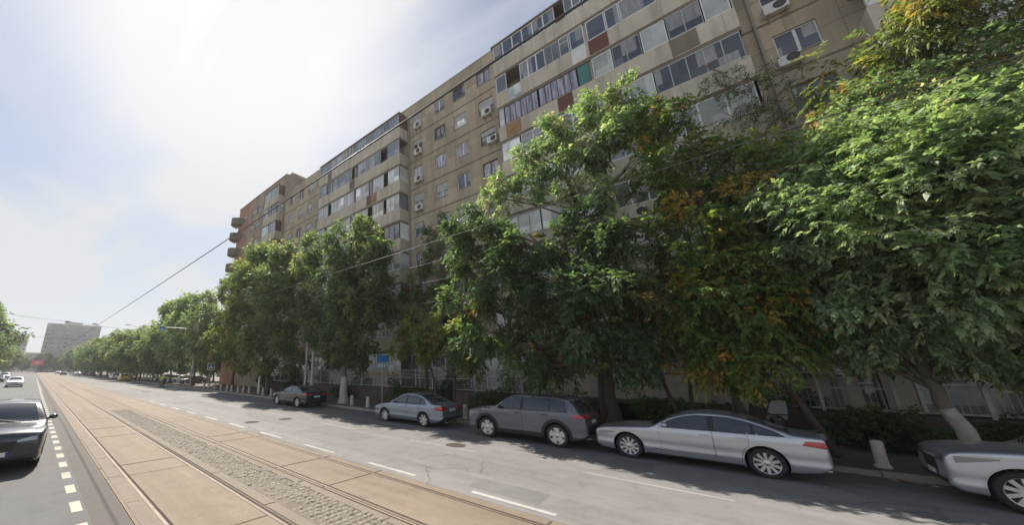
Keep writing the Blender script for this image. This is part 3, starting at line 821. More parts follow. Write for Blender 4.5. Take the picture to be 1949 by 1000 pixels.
_body_cache = {}
def car_body_mesh(kind):
    """closed lofted shell with wheel arches cut out; y forward, front bumper at y=+L/2"""
    if kind in _body_cache: return _body_cache[kind]
    S = SPEC[kind]; L, W, H = S['L'], S['W'], S['H']
    st = sorted({round(x, 3) for x in [0, .012, .03, .06, .1, .15, .22, .3, .4] + [L - x for x in (0, .012, .03, .05, .08, .12, .18, .25, .35, .5)] + [.5 + i * .055 for i in range(int((L - 1) / .055) + 1)]})
    belt = lambda s: S['belt'][0] + (S['belt'][1] - S['belt'][0]) * s / L
    def plan(s):
        f = max(0, (.75 - s) / .75); r = max(0, (s - (L - .7)) / .7)
        w = 1 - .13 * f ** 2.6 - .06 * max(0, f - .9) ** 2 / .01 - .10 * r ** 2.6 - .06 * max(0, r - .9) ** 2 / .01
        return w * W / 2
    def section(s, z):
        b = belt(s)
        low = 1 - .11 * max(0, (.42 - z) / .30) ** 1.6
        mid = 1 - .02 * max(0, (z - .62) / (b - .62)) ** 2 if z > .62 else 1
        # waist crease and a slight hollow in the doors
        cre = .006 * math.exp(-((z - (b - .13)) / .035) ** 2) - .012 * math.exp(-((z - .50) / .10) ** 2)
        k = low * mid + cre / (W / 2)
        if z > b: k = .98 - .27 * ((z - b) / (H - b)) ** 1.15 - .012
        return k
    NS = 26
    rings = []
    for s in st:
        zt = interp(S['top'], s); zb = interp(S['bot'], s); b = belt(s); hw = plan(s)
        re = min(.085, (zt - zb) * .3)
        zs = zt - re
        zz = [zb + (zs - zb) * (i / NS) ** 1.0 for i in range(NS + 1)]
        pts = [(0, zb), (hw * section(s, zb) * .55, zb)]
        for i, z in enumerate(zz):
            k = section(s, z)
            if i == 0: k *= .955
            pts.append((hw * k, z))
        xe = pts[-1][0]
        cr = .035 if zt < b + .12 else .03
        xr = re * 1.25
        for q in (12, 25, 38, 52, 66, 78, 90):
            a = R(q); pts.append((xe - xr * (1 - math.cos(a)), zs + (re - cr) * math.sin(a)))
        x1 = pts[-1][0]; z1 = pts[-1][1]
        for u in (.9, .8, .7, .6, .5, .4, .3, .2, .1, 0):
            pts.append((x1 * u, z1 + cr * (1 - u * u)))
        rings.append((s, pts))
    n = len(rings[0][1])
    b_ = MB(); vs = []
    full = 2 * n - 2
    for s, pts in rings:
        y = L / 2 - s
        ring = [(x, y, z) for x, z in pts] + [(-x, y, z) for x, z in pts[-2:0:-1]]
        vs += ring
    fs = []
    for i in range(len(rings) - 1):
        for k in range(full):
            k2 = (k + 1) % full
            fs.append((i * full + k, i * full + k2, (i + 1) * full + k2, (i + 1) * full + k))
    fs.append(tuple(range(full))); fs.append(tuple((len(rings) - 1) * full + k for k in range(full))[::-1])
    me = bpy.data.meshes.new('car_shell'); me.from_pydata(vs, [], fs)
    bm = bmesh.new(); bm.from_mesh(me); bmesh.ops.recalc_face_normals(bm, faces=bm.faces[:])
    whole = BVHTree.FromBMesh(bm); bm.normal_update(); bm.faces.ensure_lookup_table()
    vn = [[(v.co.copy(), v.normal.copy()) for v in f.verts] for f in bm.faces]
    bm.to_mesh(me); bm.free()
    o = bpy.data.objects.new('car_shell', me); COL.objects.link(o)
    yf = L / 2 - S['foh']; yr = yf - S['wb']; ar = S['r'] + .055
    tmp = []
    for y in (yf, yr):
        c = MB(); c.lathe([(ar, -W), (ar, W)], 40, axis='x', c=(0, y, S['r'] + .01))
        co = c.build('cut', M['seam']); tmp.append(co)
        md = o.modifiers.new('b', 'BOOLEAN'); md.operation = 'DIFFERENCE'; md.object = co; md.solver = 'EXACT'
    dg = bpy.context.evaluated_depsgraph_get()
    me2 = bpy.data.meshes.new_from_object(o.evaluated_get(dg))
    for t in [o] + tmp: bpy.data.objects.remove(t)
    me2.materials.clear(); me2.materials.append(M['seam']); me2.materials.append(M['seam'])
    mi = []
    for p in me2.polygons:
        c = p.center; d = min(math.hypot(c.y - yf, c.z - S['r'] - .01), math.hypot(c.y - yr, c.z - S['r'] - .01))
        nx = abs(p.normal.x)
        mi.append(1 if (d < ar + .004 and nx < .5) else 0)
    me2.polygons.foreach_set('material_index', mi)
    me2.polygons.foreach_set('use_smooth', [True] * len(me2.polygons)); me2.set_sharp_from_angle(angle=R(32))
    # the shell keeps its own smooth shading where the arches were cut
    cn = [None] * len(me2.loops); pn = me2.polygons
    for p in pn:
        for li in p.loop_indices:
            co = me2.vertices[me2.loops[li].vertex_index].co
            if mi[p.index] == 1: cn[li] = p.normal.copy(); continue
            h, nr, fi, dd = whole.find_nearest(p.center.lerp(co, .98))
            if len(vn[fi]) > 8 or nr.dot(p.normal) < .6: cn[li] = p.normal.copy(); continue
            acc = Vector((0, 0, 0))
            for vc, vnn in vn[fi]: acc += vnn / ((vc - co).length + 1e-4)
            cn[li] = acc.normalized()
    me2.normals_split_custom_set(cn)
    _body_cache[kind] = (me2, whole)
    return _body_cache[kind]

def patch(bvh, bottom, top, axis, eps=.004, nx=14, nz=8, mat=0, mb=None, thick=.0):
    """skin laid on the shell; bottom/top polylines are (u, v) pairs; axis says which way it is projected"""
    B = resample([(*p, 0) for p in bottom], nx); T = resample([(*p, 0) for p in top], nx)
    mb = mb or MB(); vs = []; ok = True
    for j in range(nz):
        for i in range(nx):
            p = B[i].lerp(T[i], j / (nz - 1)); u, v = p.x, p.y
            if axis == '+x': o, d = Vector((3, u, v)), Vector((-1, 0, 0))
            elif axis == '-x': o, d = Vector((-3, u, v)), Vector((1, 0, 0))
            elif axis == '+y': o, d = Vector((u, 6, v)), Vector((0, -1, 0))
            elif axis == '-y': o, d = Vector((u, -6, v)), Vector((0, 1, 0))
            else: o, d = Vector((u, v, 4)), Vector((0, 0, -1))
            h, nrm, _, _ = bvh.ray_cast(o, d)
            if h is None: h = o + d * (3 if 'x' in axis else 4); nrm = -d
            vs.append(h + nrm * eps)
    fs = [(j * nx + i, j * nx + i + 1, (j + 1) * nx + i + 1, (j + 1) * nx + i) for j in range(nz - 1) for i in range(nx - 1)]
    mb.add(vs, fs, mat)
    return mb

def wheel_obj(S, x, y, parent, side, alloy='alloy'):
    r = S['r']; w = .215
    root = empty('wheel', (x, y, r), parent=parent)
    b = MB(); hw = w / 2
    b.lathe([(r * .70, -hw * .8), (r * .78, -hw), (r * .93, -hw * .97), (r * .985, -hw * .7), (r, 0), (r * .985, hw * .7), (r * .93, hw * .97), (r * .78, hw), (r * .70, hw * .8), (r * .66, 0), (r * .70, -hw * .8)], 36, axis='x', cap=False)
    b.build('tyre', M['tyre'], root, smooth=True)
    b = MB(); f = side * hw * .82
    b.lathe([(r * .715, f * 1.02), (r * .68, f * .94), (r * .665, f * .5), (r * .665, -f * .2)], 36, axis='x', m=0, cap=False)
    b.lathe([(0, f * .28), (r * .67, f * .28), (r * .67, f * .26)], 24, axis='x', m=1)
    n = S['spokes']
    for k in range(n):
        a = 2 * math.pi * k / n + .3; wi, wo = (.10, .085) if n <= 7 else (.07, .058)
        if n <= 5: wi, wo = .15, .17
        ca, sa = math.cos(a), math.sin(a)
        def P(rr, t, xx): return (xx, rr * ca - t * sa, rr * sa + t * ca)
        vs = []
        for xx, k2 in ((f * .95, 1), (f * .45, 1.25)):
            vs += [P(r * .10, -wi * r * 1.1 * k2, xx * .9), P(r * .69, -wo * r * 1.6 * k2, xx), P(r * .69, wo * r * 1.6 * k2, xx), P(r * .10, wi * r * 1.1 * k2, xx * .9)]
        b.add(vs, [(0, 1, 2, 3), (4, 7, 6, 5), (0, 4, 5, 1), (1, 5, 6, 2), (2, 6, 7, 3), (3, 7, 4, 0)], 0)
    b.lathe([(0, f * 1.0), (r * .09, f * .99), (r * .2, f * .88), (r * .2, f * .4)], 18, axis='x', m=0)
    b.build('rim', [M[alloy], M['rim_back']], root, smooth=True)
    return root

def make_car(kind, label, paint, loc, rz=0, cat='car', group=None, name='car', fine=True, roof_rails=False, alloy='alloy', glass='car_glass', plate=True, roof_sign=False, clad=None):
    S = SPEC[kind]; L, W, H = S['L'], S['W'], S['H']
    pm = PAINT[paint]
    me, bvh = car_body_mesh(kind)
    root = empty(name, loc, rz); tag(root, label, cat, group)
    me = me.copy(); me.materials[0] = pm; me.materials[1] = M['seam']
    bo = bpy.data.objects.new('body', me); COL.objects.link(bo); bo.parent = root
    Y = lambda s: L / 2 - s
    yf, yr = Y(S['foh']), Y(S['foh'] + S['wb']); ar = S['r'] + .055; zc = S['r'] + .01
    for (y) in (yf, yr):
        for sd in (1, -1): wheel_obj(S, sd * (W / 2 - .125), y, root, sd, alloy)
    b0 = lambda s: S['belt'][0] + (S['belt'][1] - S['belt'][0]) * s / L
    top = lambda s: interp(S['top'], s)
    f0, f1, f2 = S['dlo_f']; r0, r1, r2 = S['dlo_r']
    def zr(s): return max(b0(s) + .02, min(top(s) - .10, H - .115))
    for ax in ('+x', '-x'):
        sd = 1 if ax == '+x' else -1
        # black surround of the side windows, then the glass itself
        bt = [(Y(f0 - .05), b0(f0) + .0), (Y(r2 + .06), b0(r2) + .0)]
        tp = [(Y(f0 - .05), b0(f0) + .012)] + [(Y(s), zr(s) + .016) for s in np.linspace(f0 + .1, r2 - .06, 14)] + [(Y(r2 + .06), b0(r2) + .012)]
        o = patch(bvh, bt, tp, ax, .0035, 44, 8).build('window_surround', M['black_trim'], root, smooth='all')
        for (a, mid, c, lean) in ((f0, f1, f2, 0), (r0, r1, S['dlo_q'] - .03, 0)):
            bt = [(Y(a), b0(a) + .022), (Y(c), b0(c) + .022)]
            tp = [(Y(a + .02), max(zr(a + .02), b0(a) + .03))] + [(Y(s), zr(s) - .006) for s in np.linspace(a + .08, c, 9)]
            patch(bvh, bt, tp, ax, .0055, 20, 8).build('side_window', M[glass], root, smooth='all')
        a, c = S['dlo_q'] + .03, r2
        bt = [(Y(a), b0(a) + .022), (Y(c), b0(c) + .022)]
        tp = [(Y(s), max(zr(s) - .012, b0(s) + .026)) for s in np.linspace(a, c, 6)]
        patch(bvh, bt, tp, ax, .0055, 10, 6).build('quarter_window', M[glass], root, smooth='all')
        # doors (dark joint beneath, painted skin above) with handles
        zsill = .33 if kind not in ('suv', 'crossover') else .43
        ys_f = Y(f0 - .12); ys_p = Y(S['pil']); ar2 = ar + .035
        rear_b = [(Y(S['foh'] + S['wb']) + ar2 * math.cos(q), zc + ar2 * math.sin(q)) for q in (R(a_) for a_ in (5, 20, 38, 55))]
        xr_ = rear_b[-1][0]
        for (nm, y0, y1, bot) in (('f', ys_f, ys_p + .006, None), ('r', ys_p - .006, xr_ - .02, rear_b)):
            for e, grow, mt in ((.004, .0, M['seam']), (.008, .006, pm)):
                if bot is None: bt = [(y0 - grow, zsill + grow), (y1 + grow, zsill + grow)]
                else: bt = [(y0 - grow, zsill + grow), (bot[0][0] + grow * 1.5, zsill + grow)] + [(p[0] + grow, p[1] + grow * .6) for p in bot[1:]]
                tp = [(y0 - grow, b0(L / 2 - y0) - .008 - grow), (y1 + grow, b0(L / 2 - y1) - .008 - grow)]
                q = patch(bvh, bt, tp, ax, e, 30, 16)
                if mt is pm:
                    dm.add(q.v, q.f, 1); d_o = dm.build('door', [M['seam'], pm], root, smooth='all')
                else: dm = q
            if fine:
                hy = y1 + .16 if bot is None else y1 + .13
                zz = b0(L / 2 - hy) - .105
                h = bvh.ray_cast(Vector((sd * 3, hy, zz)), Vector((-sd, 0, 0)))[0]
                b = MB(); x = h.x
                b.box(x + sd * .012, x + sd * .04, hy - .11, hy + .11, zz - .014, zz + .014, b=.008); b.box(x - sd * .01, x + sd * .02, hy - .1, hy - .07, zz - .01, zz + .01); b.box(x - sd * .01, x + sd * .02, hy + .07, hy + .1, zz - .01, zz + .01)
                b.build('handle', pm if kind not in ('suv', 'crossover') else M['black_trim'], d_o, smooth=True)
                cup = patch(bvh, [(hy - .09, zz - .03), (hy + .09, zz - .03)], [(hy - .09, zz + .03), (hy + .09, zz + .03)], ax, .0055, 6, 4); cup.build('handle_recess', M['seam'], d_o)
        # mirror
        mz = b0(f0) + .085; my = Y(f0 + .07); hx = bvh.ray_cast(Vector((sd * 3, my, mz)), Vector((-sd, 0, 0)))[0].x
        b = MB(); b.ball((hx + sd * .16, my + .01, mz), (.105, .075, .07)); b.tube([(hx - sd * .01, my, mz - .05), (hx + sd * .09, my, mz - .04)], [.03, .035], 8, 1)
        mo = b.build('side_mirror', [pm if paint not in ('slate',) else M['black_trim'], M['black_trim']], root, smooth=True)
        # sill strip / cladding
        if kind == 'suv':
            b = patch(bvh, [(yf - ar - .02, .245), (yr + ar + .02, .245)], [(yf - ar - .02, .40), (yr + ar + .02, .42)], ax, .012, 16, 5)
            b.build('sill_cladding', M['cladding'], root, smooth='all')
        else:
            b = patch(bvh, [(yf - ar - .03, .20), (yr + ar + .03, .20)], [(yf - ar - .03, .235), (yr + ar + .03, .235)], ax, .003, 16, 3)
            b.build('sill_strip', M['black_trim'], root, smooth='all')
            if fine and kind == 'saloon':
                patch(bvh, [(yf - ar - .15, .355), (yr + ar + .05, .375)], [(yf - ar - .15, .37), (yr + ar + .05, .39)], ax, .008, 16, 3).build('trim_strip', M['chrome'], root, smooth='all')
        for y in (yf, yr):      # arch lips
            n = 26; r_in, r_out = ar - .004, ar + (.095 if kind == 'suv' else .016)
            qs = [math.pi * (-.06 + 1.12 * i / (n - 1)) for i in range(n)]
            bt = [(y + r_in * math.cos(q), zc + r_in * math.sin(q)) for q in qs]; tp = [(y + r_out * math.cos(q), zc + r_out * math.sin(q)) for q in qs]
            q = MB(); vs = []
            for pl in (bt, tp):
                for (yy, z_) in pl:
                    h, nn, _, _ = bvh.ray_cast(Vector((sd * 3, yy, max(z_, .24))), Vector((-sd, 0, 0)))
                    hx_ = h.x if h is not None else sd * W / 2 * .9
                    vs.append((hx_ + sd * .012, yy, max(z_, .22)))
            vs += [(v[0] - sd * .10, v[1], v[2]) for v in vs[:n]]
            fs = [(i, i + 1, n + i + 1, n + i) for i in range(n - 1)] + [(2 * n + i, 2 * n + i + 1, i + 1, i) for i in range(n - 1)]
            q.add(vs, fs); q.build('wheel_arch', M['cladding'] if kind == 'suv' else pm, root, smooth=True)
        # lamps
        zl = b0(0) - .19
        hz = (.60, .70) if kind not in ('suv', 'crossover') else (.80, .91)
        lm = patch(bvh, [(Y(.62), hz[1] + .0), (Y(.13), hz[0] - .01)], [(Y(.62), hz[1] + .035), (Y(.13), hz[1] + .01)], ax, .004, 12, 5)
        wf = W / 2
        patch(bvh, [(sd * wf * .40, hz[0] - .03), (sd * wf * .80, hz[0] - .0)], [(sd * wf * .40, hz[0] + .02), (sd * wf * .80, hz[1] + .0)], '+y', .004, 8, 4, mb=lm)
        lm.build('headlight', M['clear_lamp'], root, smooth='all')
        rz0, rz1 = {'saloon': (.80, .95), 'suv': (.97, 1.10), 'sedan': (.76, .94)}[{'crossover': 'suv'}.get(kind, kind)]
        lm = patch(bvh, [(Y(L - .035), rz0), (Y(L - .42), rz0 + .05)], [(Y(L - .035), rz1), (Y(L - .34), rz1)], ax, .005, 10, 5)
        xa, xb = {'saloon': (.42, .885), 'suv': (.40, .885), 'sedan': (.52, .885)}[{'crossover': 'suv'}.get(kind, kind)]
        patch(bvh, [(sd * wf * xa, rz0 + .02), (sd * wf * xb, rz0)], [(sd * wf * xa, rz1 - .0), (sd * wf * xb, rz1)], '-y', .005, 8, 4, mb=lm)
        lm.build('tail_light', M['red_lamp'], root, smooth='all')
        patch(bvh, [(sd * wf * .66, .33 + .1), (sd * wf * .80, .43)], [(sd * wf * .66, .47), (sd * wf * .8, .47)], '-y', .005, 4, 3).build('reflector', M['red_lamp'], root)
        if fine:
            fo = patch(bvh, [(sd * wf * .62, .36), (sd * wf * .80, .36)], [(sd * wf * .62, .43), (sd * wf * .80, .46)], '+y', .005, 6, 4); fo.build('air_intake', M['black_trim'], root)
            fy = yf + .1 if kind not in ('suv', 'crossover') else yf
    # windscreen, rear window
    c0, c1, d0, d1 = S['cowl'] + .06, S['roof0'] - .02, S['roof1'] + .05, S['deck'] - .05
    wt = W / 2
    k0, k1 = .78, .62
    patch(bvh, [(-wt * k0, Y(c0)), (wt * k0, Y(c0))], [(-wt * k1, Y(c1)), (wt * k1, Y(c1))], 'z', .004, 14, 12).build('windscreen', M[glass], root, smooth='all')
    if kind in ('suv', 'crossover'):
        patch(bvh, [(-wt * .70, 1.15), (wt * .70, 1.15)], [(-wt * .60, 1.48), (wt * .60, 1.48)], '-y', .004, 14, 10).build('rear_window', M[glass], root, smooth='all')
        sp = MB(); sp.prism([(Y(3.95), 1.60), (Y(4.22), 1.565), (Y(4.22), 1.53), (Y(4.0), 1.53)], -wt * .62, wt * .62, 'x'); sp.build('roof_spoiler', pm, root, smooth=True)
    else:
        patch(bvh, [(-wt * .72, Y(d1)), (wt * .72, Y(d1))], [(-wt * .6, Y(d0)), (wt * .6, Y(d0))], 'z', .004, 14, 12).build('rear_window', M[glass], root, smooth='all')
    # grille, bumper darks, plates, tailgate joints
    gz = {'saloon': (.36, .64), 'suv': (.52, .80), 'sedan': (.52, .64)}[{'crossover': 'suv'}.get(kind, kind)]
    patch(bvh, [(-wt * .34, gz[0]), (wt * .34, gz[0])], [(-wt * .4, gz[1]), (wt * .4, gz[1])], '+y', .006, 10, 6).build('grille', M['black_trim'], root, smooth='all')
    lz = .27 if kind not in ('suv', 'crossover') else .34
    patch(bvh, [(-wt * .62, lz), (wt * .62, lz)], [(-wt * .66, lz + .10), (wt * .66, lz + .10)], '+y', .006, 10, 4).build('lower_grille', M['black_trim'], root, smooth='all')
    bz = {'saloon': (.40, .50), 'suv': (.46, .70), 'sedan': (.42, .47)}[{'crossover': 'suv'}.get(kind, kind)]
    patch(bvh, [(-wt * .8, bz[0]), (wt * .8, bz[0])], [(-wt * .8, bz[1]), (wt * .8, bz[1])], '-y', .006, 12, 4).build('bumper_trim', M['cladding'] if kind in ('suv', 'crossover') else M['black_trim'], root, smooth='all')
    if fine:
        jz = {'saloon': .66, 'suv': .74, 'sedan': .62}[{'crossover': 'suv'}.get(kind, kind)]
        q = patch(bvh, [(-wt * .8, jz), (wt * .8, jz)], [(-wt * .8, jz + .012), (wt * .8, jz + .012)], '-y', .004, 14, 3)
        if kind not in ('suv', 'crossover'):
            for sx in (-1, 1): patch(bvh, [(sx * wt * .73 - .006, Y(S['deck'])), (sx * wt * .73 + .006, Y(S['deck']))], [(sx * wt * .74 - .006, Y(L - .1)), (sx * wt * .74 + .006, Y(L - .1))], 'z', .003, 3, 8, mb=q)
        for sx in (-1, 1): patch(bvh, [(sx * wt * .74 - .006, Y(.18)), (sx * wt * .74 + .006, Y(.18))], [(sx * wt * .8 - .006, Y(S['cowl'] - .05)), (sx * wt * .8 + .006, Y(S['cowl'] - .05))], 'z', .003, 3, 14, mb=q)
        q.build('panel_joint', M['seam'], root)
        ey = -L / 2; ez = .32 if kind in ('suv', 'crossover') else .25
        for sx in (-1, 1):
            b = MB(); b.tube([(sx * wt * .42, ey + .18, ez), (sx * wt * .42, ey + .02, ez)], .035, 10); b.build('exhaust', M['chrome'], root, smooth=True)
        b = MB(); b.tube([(0, Y(S['roof1'] - .15), top(S['roof1'] - .15) - .02), (0, Y(S['roof1'] + .0), top(S['roof1'] - .15) + .07)], [.02, .008], 6); b.build('aerial', M['black_trim'], root)
        w = MB()
        for sx in (-.35, .3): w.tube([(sx, Y(c0 - .05), top(c0 - .05) + .01), (sx + .55, Y(c0 + .10), top(c0 + .10) + .02)], .009, 5)
        w.build('wiper', M['black_trim'], root)
    if plate:
        pz = {'saloon': .74, 'suv': .86, 'sedan': .78}[{'crossover': 'suv'}.get(kind, kind)]
        for ax, zz in (('-y', pz), ('+y', .44 if kind not in ('suv', 'crossover') else .50)):
            q = patch(bvh, [(-.26, zz - .055), (.26, zz - .055)], [(-.26, zz + .055), (.26, zz + .055)], ax, .012, 6, 3)
            patch(bvh, [(.215 if ax == '-y' else -.26, zz - .05), (.26 if ax == '-y' else -.215, zz - .05)], [(.215 if ax == '-y' else -.26, zz + .05), (.26 if ax == '-y' else -.215, zz + .05)], ax, .014, 3, 3, mat=1, mb=q)
            q.build('number_plate', [M['plate'], M['plate_blue']], root)
    if kind in ('suv', 'crossover') and roof_rails:
        for sx in (-1, 1):
            b = MB(); pts = [(sx * wt * .63, Y(s), top(s) - .045 + h) for s, h in ((2.15, -.02), (2.25, .05), (2.9, .055), (3.6, .06), (3.8, .0))]
            b.tube(pts, .018, 8); b.build('roof_rail', M['black_trim'], root, smooth=True)
    if roof_sign:
        b = MB(); b.box(-.3, .3, Y(2.5) - .09, Y(2.5) + .09, H - .01, H + .14, b=.03); b.build('roof_sign', M['plate'], root, smooth=True)
    return root

Gp = 'cars parked along the kerb'
def by_rear(kind, Yrear, Xnear):   # ground position from the rear wheel and the near flank
    S = SPEC[kind]; return (Xnear + S['W'] / 2, Yrear + S['wb'] + S['foh'] - S['L'] / 2, 0)
make_car('saloon', 'large silver saloon with ten spoke wheels parked at the kerb, second from the camera', 'silver', by_rear('saloon', .0, 13.22), 0, group=Gp)
make_car('suv', 'dark grey SUV with black wheel arches parked ahead of the silver saloon', 'slate', by_rear('suv', 5.02, 13.12), 0, cat='suv', group=Gp, roof_rails=True)
make_car('sedan', 'steel blue grey sedan parked between the SUV and the whitewashed tree trunk', 'steel', by_rear('sedan', 11.05, 13.15), 0, group=Gp)
make_car('saloon', 'navy black saloon parked farthest along the kerb beside the row of bollards', 'navy', by_rear('saloon', 22.6, 13.3), 0, group=Gp)
SPEC['crossover'] = dict(SPEC['suv'], spokes=10, foh=.80, wb=2.72)
make_car('crossover', 'silver car cut off by the right edge, only its front and front wheel showing', 'silver', (14.28, -4.88, 0), R(0), group=Gp)
# our own carriageway: cars coming towards the camera
Go = 'cars in the oncoming lanes'
make_car('suv', 'dark car following close behind, cut off by the left edge', 'graphite', (-.32, 16.15, 0), R(180), group=Go)
make_car('sedan', 'silver car driving behind the cut off dark car in the same lane', 'silver', (-1.5, 77, 0), R(180), group=Go, fine=False)
make_car('saloon', 'dark car at the left edge of the frame beneath the left tree', 'black', (-4.5, 104, 0), R(180), group=Go, fine=False)
make_car('suv', 'pale car far back in the left lane, above the dark edge car', 'silver', (-4.6, 128, 0), R(180), cat='car', group=Go, fine=False)
# far end of our right hand carriageway and the side parking
Gf = 'cars far along the right carriageway'
make_car('sedan', 'white car with dark bumper driving away, nearest of the distant group', 'white', (11.4, 172, 0), 0, group=Gf, fine=False)
make_car('saloon', 'dark car in the distant group, left of the nearest white one', 'black', (8.7, 192, 0), 0, group=Gf, fine=False)
make_car('sedan', 'white car at the left end of the distant group', 'white', (8.6, 232, 0), 0, group=Gf, fine=False)
make_car('suv', 'grey car in the distant group, beside the kerb trees', 'slate', (14.2, 178, 0), 0, group=Gf, fine=False)
make_car('sedan', 'dark car at the right end of the distant group, under the trees', 'graphite', (14.3, 158, 0), 0, group=Gf, fine=False)
make_car('sedan', 'yellow taxi parked under the trees left of the street tree trunk', 'yellow', (14.25, 97, 0), 0, cat='taxi', group='cars parked beyond the crossing', fine=False, roof_sign=True)
make_car('sedan', 'white car parked just beyond the yellow taxi', 'white', (14.25, 109, 0), 0, group='cars parked beyond the crossing', fine=False)
for i, (x, y, p, lb) in enumerate(((19.5, 74, 'white', 'white car parked behind the rider in the yellow jacket'), (19.8, 80.5, 'silver', 'silver car parked behind the trees, second beyond the crossing sign'),
                                   (20.0, 87, 'white', 'white car parked behind the trees, third beyond the crossing sign'), (19.6, 67.5, 'slate', 'grey car parked nearest behind the crossing pole'))):
    make_car('sedan', lb, p, (x, y, 0), R(88), group='cars parked beyond the crossing', fine=False)
